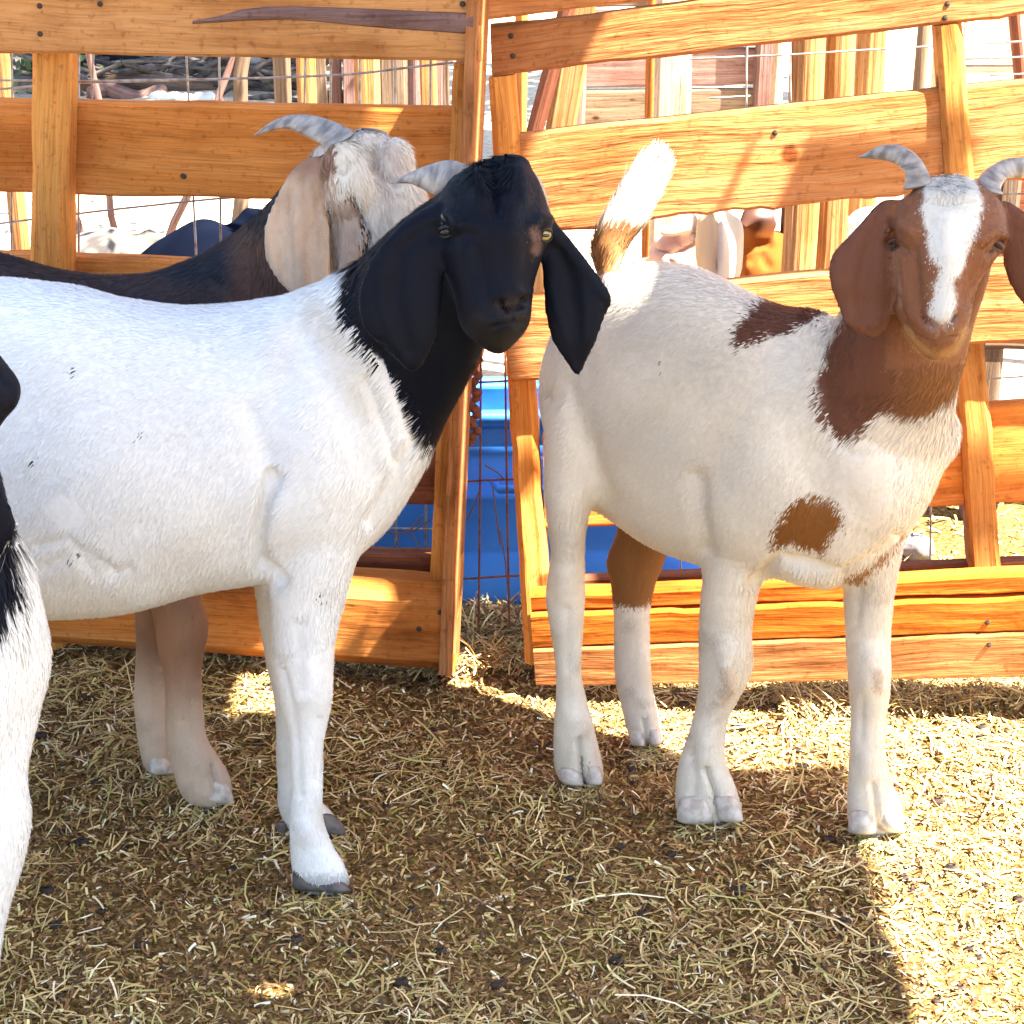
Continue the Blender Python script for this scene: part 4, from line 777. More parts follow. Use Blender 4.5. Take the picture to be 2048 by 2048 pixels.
# ------------------------------------------------------------------ BEHIND THE FENCE
def beam(name, parent, mat, a, b, wd, dp, ch=.01, n=10, wobv=.004):
    """squared post or board from point a to b"""
    a = np.array(a, float); b = np.array(b, float); d = b-a; L = np.linalg.norm(d); d /= L
    s = np.cross(d, (0, 1, 0)); s /= np.linalg.norm(s); f = np.cross(s, d)
    if f[1] > 0: f = -f
    prof = [(-.5, -.5), (-.5, .5-ch/dp), (-.5+ch/wd, .5), (0, .5), (.5-ch/wd, .5), (.5, .5-ch/dp), (.5, -.5)]; V = []; uvs = []; sd = random.random()*40
    for i in range(n+1):
        acc = 0
        for k, (x, y) in enumerate(prof):
            nn = mnoise.noise((i/n*L*6+sd, x*3, y*3))*wobv; p = a+d*L*i/n+s*(x*wd+nn)+f*(y*dp); V.append(p); uvs.append((i/n*L+sd, k*.05+x*wd))
    K = len(prof); Fs = [(i*K+k, i*K+(k+1) % K, (i+1)*K+(k+1) % K, (i+1)*K+k) for i in range(n) for k in range(K)]+[tuple(range(K))[::-1], tuple(n*K+k for k in range(K))]
    V = np.array(V); me = mesh(name, V, orient(V, Fs), False); ul = me.uv_layers.new(name='UVMap')
    for lp in me.loops: ul.data[lp.index].uv = uvs[lp.vertex_index]
    return link(name, me, mat, parent)
def single(name, fn, label, cat, group=None):
    o = fn; tag(o, label, cat, group); return o
def post_at(x, Y, ytop, wpx, mat, lean=0, label='', group='posts beyond the fence', ztop=None, name='wooden_post'):
    p = aty(x, 500, Y); X = p[0]; wd = wpx/FPX*Y*1.08; zt = ztop or 1.3
    o = beam(name, None, mat, (X-lean, Y, -.02), (X+lean, Y, zt), wd, wd*.8); return tag(o, label, 'post', group)
# blue feed trough with moulded ribs
def trough(x0, x1, Y, ztop, label, mat):
    a = aty(x0, 1100, Y)[0]; b = aty(x1, 1100, Y)[0]; g = empty('feed_trough', ((a+b)/2, Y+.2, 0), label, 'trough', 'blue feed troughs')
    zs = [0, .03, .05, .10, .105, .115, .12, .20, .205, .215, .22, .27, .275, .285, .29, .33, .335, ztop-.03, ztop-.02, ztop, ztop]
    os_ = [0, 0, .002, .006, .004, .004, .008, .012, .022, .022, .014, .018, .012, .012, .020, .022, .026, .03, .045, .05, .02]
    V = []; n = 30
    def ringpt(z, o_, k):
        # rounded rectangle footprint
        t_ = k/48*2*math.pi; c, s = math.cos(t_), math.sin(t_); o_ = o_*.6+.13*(1-z/ztop); hx = (b-a)/2-.06+o_; hy = .06+o_; e = .28
        return np.array(((a+b)/2+hx*math.copysign(abs(c)**e, c)*(1+.004*math.sin(7*t_)), Y+.07+hy*math.copysign(abs(s)**e, s)+.004*math.sin(11*t_+z*30), z))
    for z, o_ in zip(zs, os_):
        for k in range(48): V.append(ringpt(z, o_, k))
    for z, o_ in ((ztop-.01, .015), (.06, -.02)):
        for k in range(48): V.append(ringpt(z, o_, k))
    K = 48; m_ = len(V)//K; Fs = [(i*K+k, i*K+(k+1) % K, (i+1)*K+(k+1) % K, (i+1)*K+k) for i in range(m_-1) for k in range(K)]+[tuple(range(K))[::-1], tuple((m_-1)*K+k for k in range(K))]
    V = np.array(V); link('tub', mesh('tub', V, orient(V, Fs)), mat, g)
    V, Fs = tube([ringpt(ztop-.004, .07, k) for k in range(0, 49)], .010, 8); link('rim', mesh('rim', V, orient(V, Fs)), mat, g)
    # handle moulding on the front
    hx = a+(b-a)*.62; V, Fs = tube([(hx-.06, Y-.06, ztop-.12), (hx-.05, Y-.10, ztop-.12), (hx+.05, Y-.10, ztop-.12), (hx+.06, Y-.06, ztop-.12)], .008, 8); link('handle', mesh('handle', V, orient(V, Fs)), mat, g)
    return g
trough(560, 1352, 3.26, aty(990, 826, 3.24)[2], 'long blue plastic feed trough seen through the gap between the fence panels', M['blue'])
M['blue2'] = simple('deep_blue_plastic', (.06, .12, .50), .45, 0, (.03, .07, .35), 6, .003)
trough(1362, 1660, 3.30, .33, 'darker blue plastic trough beyond the long one, under the brown-headed goat belly', M['blue2'])
M['bluelid'] = simple('light_blue_plastic', (.18, .42, .80), .45, 0, (.12, .32, .7), 6, .002)

# second row of fence and posts
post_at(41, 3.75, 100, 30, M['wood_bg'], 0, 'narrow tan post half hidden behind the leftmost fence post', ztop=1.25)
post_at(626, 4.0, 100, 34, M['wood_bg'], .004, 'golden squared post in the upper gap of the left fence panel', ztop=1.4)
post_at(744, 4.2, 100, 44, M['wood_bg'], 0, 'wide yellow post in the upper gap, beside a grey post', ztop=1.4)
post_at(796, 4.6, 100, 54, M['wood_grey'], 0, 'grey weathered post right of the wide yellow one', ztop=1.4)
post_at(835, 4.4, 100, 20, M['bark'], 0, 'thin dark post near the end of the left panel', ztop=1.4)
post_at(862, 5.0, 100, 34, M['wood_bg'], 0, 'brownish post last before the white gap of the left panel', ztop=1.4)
post_at(580, 4.8, 100, 30, M['wood_grey'], 0, 'grey post left of the golden squared post', ztop=1.4)
post_at(1042, 3.7, 100, 20, M['wood'], 0, 'slim brown post just right of the gap between the panels', ztop=1.4)
def leaning(x0, y0, x1, y1, Y, wpx, mat, name, label, dp=.04):
    a = aty(x0, y0, Y); b = aty(x1, y1, Y); d = (b-a)/np.linalg.norm(b-a); 
    if d[2] < 0: a, b, d = b, a, -d
    a = a-d*((a[2]+.02)/d[2]); b = b+d*.25
    return tag(beam(name, None, mat, a, b, wpx/FPX*Y*1.05, dp), label, 'pole' if 'pole' in name else 'board')
leaning(1070, 260, 1100, 147, 3.9, 30, M['wood_dark'], 'leaning_pole', 'dark maroon pole leaning right in the upper gap of the right panel')
leaning(1122, 252, 1140, 145, 4.05, 56, M['wood_bg'], 'leaning_board', 'tan board leaning beside the dark maroon pole')
leaning(2030, 37, 2040, 150, 4.6, 15, M['wood_dark'], 'leaning_pole', 'thin dark pole leaning left at the top right corner')
post_at(1290, 4.0, 100, 14, M['wood'], 0, 'thin post edge beside the bright white post', ztop=1.5)
post_at(1334, 4.3, 100, 66, M['wood_pale'], .004, 'wide bright sunlit post in front of the plank shed', ztop=1.5)
post_at(1536, 4.3, 100, 22, M['wood_pale'], 0, 'bright narrow post at the right end of the plank shed', ztop=1.5)
post_at(1568, 4.0, 100, 16, M['wood_grey'], 0, 'slim grey post left of the fluted split logs', ztop=1.5)
post_at(1812, 4.5, 100, 20, M['wood_grey'], 0, 'dark grey slim post left of the brown-headed goat horn', ztop=1.5)
post_at(1852, 5.2, 100, 30, M['wood_pale'], 0, 'pale post hard against the right fence post', ztop=1.5)
# fluted split-log post
def fluted(xpx, Y, wpx, label, nfl=5):
    X = aty(xpx, 300, Y)[0]; r = wpx/FPX*Y/2; V = []; uvs = []; n = 26; K = 60
    for i in range(n+1):
        z = -.03+1.6*i/n
        for k in range(K):
            t_ = 2*math.pi*k/K; rr = r*(1+.16*abs(math.sin(nfl*t_+.25*math.sin(z*5)))**.6*1.0-.1+.03*math.sin(z*13+t_*3)); V.append((X+rr*math.cos(t_)+.01*math.sin(z*3), Y+rr*.8*math.sin(t_), z)); uvs.append((z, t_*r*3))
    Fs = [(i*K+k, i*K+(k+1) % K, (i+1)*K+(k+1) % K, (i+1)*K+k) for i in range(n) for k in range(K)]+[tuple(range(K))[::-1], tuple(n*K+k for k in range(K))]
    V = np.array(V); me = mesh('split_log', V, orient(V, Fs)); ul = me.uv_layers.new(name='UVMap')
    for lp in me.loops: ul.data[lp.index].uv = uvs[lp.vertex_index]
    return tag(link('split_log', me, M['wood_bg']), label, 'log post', 'fluted split logs standing behind the right panel')
fluted(1601, 3.75, 66, 'left of the two fluted split logs standing behind the right panel', 9); fluted(1662, 3.8, 62, 'right of the two fluted split logs standing behind the right panel', 9)
fluted(1722, 4.6, 56, 'paler log post just right of the pair of fluted logs', 6)
# plank shed
g = empty('plank_shed', aty(1330, 240, 6.5)*np.array((1, 1, 0)), 'dark shed wall of horizontal planks beyond the right fence panel', 'shed')
xa, xb = aty(1150, 200, 6.5)[0], aty(1525, 200, 6.5)[0]
for k in range(11): beam('plank', g, M['wood_grey'] if k % 3 else M['bark'], (xa, 6.5+.01*(k % 2), .07+k*.135), (xb, 6.5+.01*(k % 2), .07+k*.135+.01), .125, .03, .006)
beam('corner_post', g, M['bark'], (xa, 6.46, 0), (xa, 6.46, 1.6), .07, .07); beam('corner_post', g, M['bark'], (xb, 6.46, 0), (xb, 6.46, 1.6), .07, .07)
V, Fs = blob(((xa+xb)/2, 6.9, 1.58), ((xb-xa)*.55, .55, .04), 24, 10); link('roof', mesh('roof', V, orient(V, Fs)), M['tin'], g)
g = empty('plank_hut', aty(2100, 100, 7.5)*np.array((1, 1, 0)), 'pale hut with thin horizontal boards at the top right edge', 'hut')
xa, xb = aty(1925, 100, 7.5)[0], aty(2400, 100, 7.5)[0]
for k in range(9): beam('plank', g, M['wood_pale'], (xa, 7.5+.012*(k % 2), .09+k*.165), (xb, 7.5+.012*(k % 2), .09+k*.165), .155, .03, .006)
# ground-level rubbish, logs and stones beyond the left panel
def logobj(x0, y0, x1, y1, r, mat, label, name='fallen_log', cat='log', z=None):
    a = gnd(x0, y0); b = gnd(x1, y1); pts = []
    for k in range(9):
        s = k/8; p = a+(b-a)*s; pts.append((p[0], p[1]+.03*math.sin(k*1.3), (z if z is not None else r)*1.0+.02*math.sin(k*.9)))
    V, Fs = tube(pts, [r*(1-.25*k/8+.08*math.sin(k*2.1)) for k in range(9)], 14); me = mesh(name, V, orient(V, Fs)); ul = me.uv_layers.new(name='UVMap')
    for lp in me.loops: ul.data[lp.index].uv = ((lp.vertex_index//14)*.1, (lp.vertex_index % 14)*.02)
    return tag(link(name, me, mat), label, cat)
logobj(130, 194, 640, 184, .048, M['wood_grey'], 'grey weathered log lying across the ground beyond the left panel')
logobj(185, 208, 330, 203, .04, M['bark'], 'short dark branch lying in front of the grey log', 'fallen_branch', 'branch')
logobj(480, 172, 620, 165, .06, M['wood_grey'], 'thick grey log end behind the long weathered log')
def rock(px, py, r, mat, name, label, cat, sq=(1, 1, .8)):
    c = gnd(px, py); V, Fs = blob((0, 0, 0), 1, 20, 12); V = np.array([v*(1+.28*mnoise.noise(Vector(v)*1.7+Vector((px, py, 0)))) for v in V])*np.array(sq)*r+c+np.array((0, 0, r*sq[2]*.55))
    return tag(link(name, mesh(name, V, orient(V, Fs)), mat), label, cat)
M['stone'] = simple('grey_stone', (.22, .20, .18), .9, 0, (.08, .07, .065), 14, .01); M['stone_pale'] = simple('pale_stone', (.75, .72, .64), .9, 0, (.55, .5, .42), 10, .008)
rock(410, 172, .17, M['stone'], 'rock', 'large grey rock with a peak behind the grey log', 'rock', (1.5, .8, .9)); rock(290, 165, .09, M['stone'], 'rock', 'small grey rock left of the peaked rock', 'rock')
for i, (x, y, r) in enumerate(((176, 150, .055), (205, 156, .06), (245, 150, .05), (232, 128, .08), (205, 175, .06), (190, 190, .05), (262, 122, .07))):
    rock(x, y, r, M['stone_pale'], 'stone', ['flat pale stone nearest the leftmost fence post', 'pale stone second from the leftmost fence post', 'middle pale stone at the top of the heap', 'largest pale stone of the heap', 'pale stone in the lower middle of the heap', 'lowest pale stone of the heap, by the branch', 'pale stone under the top board, right end of the heap'][i], 'stone')['group'] = 'pale stones heaped beyond the left panel'
for i, (x, y, r) in enumerate(((325, 206, .05), (348, 205, .045), (372, 206, .04), (412, 206, .05))):
    rock(x, y, r, M['stone_pale'], 'stone', ['white stone at the left end of the row over the second board', 'second white stone from the left of the row', 'third white stone from the left of the row', 'white stone apart from the others, right end of the row'][i], 'stone', (1.2, 1, .7))['group'] = 'white stones in a row before the log'
rock(350, 150, .42, M['black_cloth'], 'cloth_heap', 'heap of dark navy cloth beyond the grey log', 'cloth heap', (1.3, .8, .6)); rock(175, 150, .26, M['black_cloth'], 'cloth_heap', 'smaller dark heap beside the leftmost fence post', 'cloth heap', (1, .8, .9)); rock(500, 140, .3, M['black_cloth'], 'cloth_heap', 'low dark heap right of the navy cloth', 'cloth heap', (1.2, .8, .6))
rock(20, 175, .16, M['stone'], 'rock', 'dark mottled rock left of the leftmost fence post', 'rock', (.8, .7, .7))
# thin leaning stems
for i, (x0, y0, x1, y1, wd, lb) in enumerate(((140, 380, 156, 462, 20, 'dark leaning stem nearest the leftmost fence post'), (222, 385, 233, 462, 15, 'dark leaning stem in the middle of the lower left gap'), (372, 395, 345, 470, 18, 'dark stem leaning left above the black lying goat'), (480, 380, 476, 480, 34, 'thick grey stem beside the neck of the dark-backed goat'))):
    Y = 5.2; a = aty(x1, y1, Y); b = aty(x0, y0, Y); d = (b-a)/np.linalg.norm(b-a); a = a-d*(a[2]/d[2]); b = b+d*1.0
    n_ = 10; V, Fs = tube([a+(b-a)*k/n_+np.array((.012*math.sin(k*1.7+i), .01*math.sin(k), 0)) for k in range(n_+1)], [wd/FPX*Y/2*(1-.03*k) for k in range(n_+1)], 10); me = mesh('trunk', V, orient(V, Fs)); ul = me.uv_layers.new(name='UVMap')
    for lp in me.loops: ul.data[lp.index].uv = ((lp.vertex_index//10)*.1, (lp.vertex_index % 10)*.02)
    e = empty('small_tree', a, lb, 'tree', 'small trees beyond the left panel'); link('trunk', me, M['bark'] if i < 3 else M['wood_grey'], e)
    # crown far above the frame
    P_ = []; Fq = []
    for k in range(420):
        c_ = b+rng.normal(0, 1, 3)*np.array((.34, .34, .26))+np.array((0, 0, .35)); d1 = rng.normal(0, 1, 3); d1 /= np.linalg.norm(d1); d2 = np.cross(d1, rng.normal(0, 1, 3)); d2 /= np.linalg.norm(d2)
        q_ = len(P_); P_ += [c_-d1*.04, c_+d2*.014, c_+d1*.04, c_-d2*.014]; Fq.append((q_, q_+1, q_+2, q_+3))
    if i == 0: M['leaf'] = simple('leaf', (.07, .12, .03), .6, 0, (.04, .08, .02), 8)
    cr = link('crown', mesh('crown', P_, Fq), M['leaf'], e); cr['kind'] = 'stuff'
# lying goats in the next pen
def lying(name_label, Y, torso, neck, head, ears, colr, legs=(), vox=.010, horns=(), creases=()):
    c0 = aty(torso[0][0], torso[0][3], Y); g = empty('goat', (c0[0], Y, 0), name_label, 'goat', 'goats lying in the next pen')
    def yy(rows): return [(a, b, c, d, Y+dy, t) for a, b, c, d, dy, t in rows]
    parts = [loft(yy(torso), 20)]
    if neck: parts.append(loft(yy(neck), 16))
    if head: parts.append(loft(yy(head), 16))
    for e in ears: parts.append(loft(yy(e), 12))
    for l in legs: parts.append(loft(yy(l), 12))
    b_ = Body(parts, vox); b_.remesh(lambda px, py, P: np.ones(len(P))*.7, 8)
    for cl_ in creases: b_.crease(*cl_)
    b_.push(.006*wob(b_.P, .25)); b_.colour(np.clip(colr(b_)*tone(b_, .16), 0, 1)); link('body', b_.me, M['coat_far'], g)
    for h in horns: add_horn(g, yy(h), 4)
    return g
K = .012
lying('black goat lying down beyond the left panel, seen over the back of the dark-backed goat', 4.6, [(270, 520, 275, 560, 0, .05), (320, 484, 320, 575, 0, .10), (370, 455, 370, 580, 0, .13), (410, 443, 412, 580, 0, .14), (450, 452, 452, 580, 0, .13), (500, 490, 500, 575, 0, .1)],
      [(440, 460, 500, 520, .05, .05), (470, 430, 530, 470, .08, .045)], [(490, 410, 520, 460, .08, .045), (540, 420, 545, 465, .05, .035), (575, 440, 575, 465, .03, .02)], [[(500, 430, 520, 432, 0, .01), (498, 470, 524, 470, -.02, .01), (506, 495, 518, 495, -.02, .008)]], lambda b: scol(b, BLACK))
lying('grizzled grey goat lying behind the leftmost fence post', 4.9, [(118, 500, 122, 545, 0, .06), (150, 470, 150, 560, 0, .11), (200, 458, 200, 565, 0, .12), (250, 464, 250, 565, 0, .12), (290, 480, 290, 560, 0, .09)],
      [(270, 470, 300, 520, 0, .05), (300, 462, 330, 500, 0, .045)], [(295, 455, 315, 490, 0, .04), (325, 470, 330, 498, -.03, .035), (352, 484, 350, 500, -.05, .02)], [[(272, 440, 284, 452, 0, .01), (288, 455, 300, 470, -.02, .01)]], lambda b: blend(scol(b, (.16, .145, .13)), (.04, .035, .035), sm(wob(b.P, .8), 0, .6)*.8))
lying('white goat lying at the far left behind the fence', 4.7, [(-60, 470, -55, 540, 0, .06), (-20, 462, -20, 550, 0, .1), (20, 470, 20, 550, 0, .1), (110, 492, 110, 550, 0, .08), (150, 505, 150, 545, 0, .05)], None, None, [], lambda b: scol(b, (.7, .66, .6)))
lying('orange-brown goat resting beside the fluted split logs', 4.0, [(1478, 520, 1480, 570, 0, .05), (1492, 470, 1490, 600, 0, .09), (1530, 462, 1530, 610, 0, .11), (1575, 466, 1575, 610, 0, .11), (1610, 480, 1610, 600, 0, .08)],
      [(1476, 478, 1530, 520, -.02, .05), (1490, 448, 1540, 476, -.02, .045), (1500, 426, 1545, 448, -.02, .045)], [(1500, 408, 1540, 428, -.03, .04), (1486, 420, 1518, 446, -.05, .035), (1476, 440, 1500, 458, -.07, .026), (1470, 452, 1486, 466, -.085, .018)], [[(1524, 414, 1546, 420, -.03, .008), (1528, 440, 1556, 444, -.05, .007), (1530, 466, 1552, 468, -.05, .007), (1536, 480, 1546, 480, -.05, .006)]],
      lambda b: blend(blend(scol(b, (.26, .085, .02)), (.07, .035, .03), sm(b.py, 478, 440)*.95), (.6, .55, .5), np.exp(-((b.px-1530)/12)**2-((b.py-426)/7)**2)), vox=.007, creases=[([(1476, 505), (1505, 490), (1540, 488)], 6, .012), ([(1500, 520), (1520, 505), (1535, 530)], 8, .008)])
lying('cream goat standing close behind the sunlit fence, left of the orange-brown goat', 3.9, [(1408, 430, 1404, 560, 0, .05), (1418, 398, 1412, 620, 0, .07), (1436, 392, 1434, 640, 0, .08), (1452, 400, 1450, 620, 0, .07), (1462, 430, 1460, 580, 0, .05)], None, None, [],
      lambda b: blend(scol(b, (.46, .34, .20)), (.62, .55, .42), sm(b.px, 1432, 1440)), [[(1406, 600, 1428, 600, 0, .03), (1408, 760, 1424, 760, 0, .022), (1408, 1040, 1424, 1040, 0, .02)], [(1440, 600, 1462, 600, 0, .03), (1442, 760, 1458, 760, 0, .022), (1444, 1040, 1460, 1040, 0, .02)]], vox=.007, creases=[([(1434, 400), (1438, 470), (1432, 540)], 5, .012)])
lying('pinkish white goat lying below the cream goat', 4.3, [(1300, 486, 1304, 530, 0, .04), (1322, 452, 1320, 560, 0, .08), (1352, 458, 1350, 570, 0, .09), (1385, 486, 1384, 560, 0, .06)], [(1350, 470, 1392, 520, -.03, .045), (1362, 440, 1400, 478, -.04, .04)], [(1360, 424, 1392, 446, -.05, .035), (1342, 436, 1376, 462, -.07, .03), (1326, 452, 1352, 472, -.09, .022), (1318, 462, 1334, 474, -.10, .014)], [[(1382, 426, 1396, 432, -.06, .008), (1384, 450, 1400, 452, -.07, .007), (1388, 478, 1396, 478, -.07, .006)]],
      lambda b: blend(scol(b, (.50, .34, .27)), (.05, .035, .03), sm(b.px, 1380, 1386)*sm(b.py, 500, 470)), vox=.007, creases=[([(1316, 500), (1350, 506), (1385, 492)], 5, .014), ([(1340, 520), (1360, 540)], 5, .010)])
lying('white goat lying right of the fluted logs behind the brown ear', 4.4, [(1680, 470, 1684, 520, 0, .06), (1705, 428, 1705, 560, 0, .1), (1745, 412, 1745, 570, 0, .1), (1800, 425, 1800, 560, 0, .09), (1840, 450, 1840, 540, 0, .06)], None, None, [[(1690, 430, 1700, 450, -.04, .01), (1684, 450, 1694, 480, -.04, .008)]],
      lambda b: blend(scol(b, (.76, .70, .64)), (.42, .22, .14), sm(-linedist(b.px, b.py, [(1690, 440), (1730, 470)]), -14, -6)))
# darker trough and hay rack low on the right
g = empty('feed_rack', aty(2030, 900, 3.6)*np.array((1, 1, 0)), 'dark timber feed rack behind the fence at the lower right edge', 'feed rack')
xa, xb = aty(1960, 760, 3.6)[0], aty(2300, 760, 3.6)[0]
for z in (.62, .52, .40): beam('slat', g, M['wood_grey'], (xa, 3.6, z), (xb, 3.6, z), .05, .03)
beam('back_board', g, M['wood_dark'], (xa, 3.72, .55), (xb, 3.72, .55), .34, .03); beam('leg', g, M['wood_grey'], (xa+.02, 3.62, 0), (xa+.02, 3.62, .75), .05, .05); beam('leg', g, M['wood_grey'], (xb-.02, 3.62, 0), (xb-.02, 3.62, .75), .05, .05)
rock(1832, 1108, .035, M['stone'], 'rock', 'grey rock on the straw behind the front leg of the brown-headed goat', 'rock')

# yard earth beyond the fence, sun-blown brightness put in as a pale colour
m, t, b = newmat('sunblown_earth'); M['earth'] = m
tc = N(t, 'ShaderNodeTexCoord'); n1 = N(t, 'ShaderNodeTexNoise', i_Scale=1.6, i_Detail=6.0); n2 = N(t, 'ShaderNodeTexNoise', i_Scale=40.0, i_Detail=5.0, i_Roughness=.7)
for n in (n1, n2): t.links.new(tc.outputs['Object'], n.inputs[0])
ca = ramp(t, n2.outputs[0], [(.3, (.34, .25, .16)), (.5, (.56, .46, .33)), (.68, (.70, .62, .50))]).outputs[0]; cb = ramp(t, n1.outputs[0], [(.35, (.75, .7, .64)), (.6, (1, 1, 1))]).outputs[0]
t.links.new(mix(t, ca, cb, .8, 'MULTIPLY'), b.inputs['Base Color']); b.inputs['Roughness'].default_value = .95; bump(t, b, n2.outputs[0], .8, .01)
xs = np.linspace(-25, 25, 90); ys = np.linspace(3.7, 60, 110)
V = [(x, y, .022+.014*mnoise.noise((x*2, y*2, 5))) for y in ys for x in xs]; nx_ = len(xs)
o = link('sunblown_yard', mesh('sunblown_yard', V, [(j*nx_+i, j*nx_+i+1, (j+1)*nx_+i+1, (j+1)*nx_+i) for j in range(len(ys)-1) for i in range(nx_-1)]), M['earth']); o['kind'] = 'structure'

# shade tree standing to the right, out of the picture; its crown shades the yard
e = empty('shade_tree', (3.1, 8.3, 0), 'large leafy tree beyond the yard, shading the ground by the grey log', 'tree')
V, Fs = tube([(3.1-.1*k, 8.3-.05*k+.05*math.sin(k), .42*k-.05) for k in range(10)], [.16-.008*k for k in range(10)], 14); me = mesh('trunk', V, orient(V, Fs)); ul = me.uv_layers.new(name='UVMap')
for lp in me.loops: ul.data[lp.index].uv = ((lp.vertex_index//14)*.3, (lp.vertex_index % 14)*.07)
link('trunk', me, M['bark'], e)
c_ = np.array((1.0, 7.6, 4.3)) + rng.normal(0, 1, (4200, 3))*np.array((1.15, .85, .45)); d1 = rng.normal(0, 1, (4200, 3)); d1 /= np.linalg.norm(d1, axis=1)[:, None]; d2 = np.cross(d1, rng.normal(0, 1, (4200, 3))); d2 /= np.linalg.norm(d2, axis=1)[:, None]
P_ = np.stack([c_-d1*.09, c_+d2*.045, c_+d1*.09, c_-d2*.045], 1).reshape(-1, 3); cr = link('crown', mesh('crown', P_, [(4*i, 4*i+1, 4*i+2, 4*i+3) for i in range(4200)]), M['leaf'], e); cr['kind'] = 'stuff'
parts = [tube([(2.2, 7.85, 3.6), (1.6, 7.7, 4.0), (.6, 7.6, 4.3)], [.07, .05, .02], 8), tube([(2.2, 7.85, 3.6), (2.0, 8.1, 4.2), (1.3, 8.3, 4.7)], [.06, .04, .02], 8), tube([(2.3, 7.9, 3.5), (1.8, 7.3, 4.1), (1.2, 6.9, 4.4)], [.06, .04, .02], 8)]
V, Fs = merge(parts); me = mesh('limbs', V, Fs); me.uv_layers.new(name='UVMap'); link('limbs', me, M['bark'], e)

# heap of dead brush beyond the left panel
r_ = np.random.default_rng(21); parts = []
for k in range(150):
    c0 = gnd(r_.uniform(120, 620), r_.uniform(128, 204)); a = r_.uniform(-.5, .5)+(math.pi if r_.random() < .5 else 0); L_ = r_.uniform(.2, .8); el = abs(r_.normal(0, .28))
    d = np.array((math.cos(a)*math.cos(el), math.sin(a)*math.cos(el)*.8, math.sin(el))); z0 = abs(r_.normal(.03, .07)); pts = [c0+np.array((0, 0, z0))+d*L_*q+np.array((0, 0, .02*math.sin(q*7+k))) for q in (0, .3, .6, 1)]
    parts.append(tube(pts, [.016, .013, .010, .004], 5))
V, Fs = merge(parts); me = mesh('brush_pile', V, Fs); me.uv_layers.new(name='UVMap'); M['brush'] = simple('dead_brush', (.12, .10, .085), .9, 0, (.04, .03, .03), 25)
tag(link('brush_pile', me, M['brush']), 'tangled heap of dead grey branches behind the upper left gap', 'brush pile', None, 'stuff')
g = empty('slat_fence', aty(770, 300, 5.4)*np.array((1, 1, 0)), 'weathered upright slats standing behind the yellow and grey posts', 'fence')
for k, x in enumerate((650, 676, 700, 712, 770, 790, 812, 846, 872, 892)):
    X = aty(x, 300, 5.4+.02*(k % 2))[0]; beam('slat', g, (M['wood_grey'], M['bark'], M['bark'])[k % 3], (X, 5.4+.02*(k % 2), 0), (X+.01*(k % 3-1), 5.4+.02*(k % 2), 1.2+.1*(k % 3)), .034, .02, .003)
beam('rail', g, M['bark'], (aty(640, 300, 5.45)[0], 5.45, .55), (aty(900, 300, 5.45)[0], 5.45, .57), .05, .03)
r2 = np.random.default_rng(5); P_ = []; Fq = []
for k in range(900):
    c_ = gnd(10, 178)+r2.normal(0, 1, 3)*np.array((.30, .2, .16))+np.array((0, 0, .22)); d1 = r2.normal(0, 1, 3); d1 /= np.linalg.norm(d1); d2 = np.cross(d1, r2.normal(0, 1, 3)); d2 /= np.linalg.norm(d2); q_ = len(P_); P_ += [c_-d1*.035, c_+d2*.014, c_+d1*.035, c_-d2*.014]; Fq.append((q_, q_+1, q_+2, q_+3))
e = empty('bush', gnd(10, 178), 'small dark leafy bush at the upper left corner behind the fence', 'bush'); cr = link('foliage', mesh('foliage', P_, Fq), M['leaf'], e); cr['kind'] = 'stuff'
V, Fs = tube([gnd(10, 178), gnd(10, 178)+np.array((.02, 0, .2))], [.02, .012], 8); me = mesh('stem', V, orient(V, Fs)); me.uv_layers.new(name='UVMap'); link('stem', me, M['bark'], e)

# ------------------------------------------------------------------ GROUND, STRAW, ROOF
def gh(x, y):
    h = .012*mnoise.noise((x*3.1, y*3.1, 0))+.013*mnoise.noise((x*9, y*9, 2))
    near = max(0.0, min(1.0, (3.6-y)/.8)) if y > 2.8 else 1.0
    fine = .006*mnoise.noise((x*31, y*31, 4))+.004*mnoise.noise((x*70, y*70, 7))
    bank = .020*math.exp(-((y-3.03)/.11)**2)*(1 if -.12 < x < .1 else .35)+.02*math.exp(-((y-2.80)/.07)**2)*max(0, min(1, (x-.45)*5))
    return (h+fine)*.9-.006+bank
gx = np.concatenate([np.linspace(-60, -3, 14), np.arange(-2.9, -1.3, .12), np.arange(-1.3, 1.45, .0095), np.arange(1.5, 3, .12), np.linspace(3.2, 60, 14)])
gy = np.concatenate([np.linspace(-30, 0, 8), np.arange(.2, 1.4, .12), np.arange(1.5, 3.25, .0095), np.arange(3.3, 9, .12), np.linspace(9.5, 90, 16)])
V = [(x, y, gh(x, y)) for y in gy for x in gx]; nx = len(gx)
Fs = [(j*nx+i, j*nx+i+1, (j+1)*nx+i+1, (j+1)*nx+i) for j in range(len(gy)-1) for i in range(nx-1)]
go = link('ground', mesh('ground', V, Fs), M['ground']); go['kind'] = 'structure'
gtree = None
def hz(x, y): return np.array([gh(a, b) for a, b in zip(x, y)])
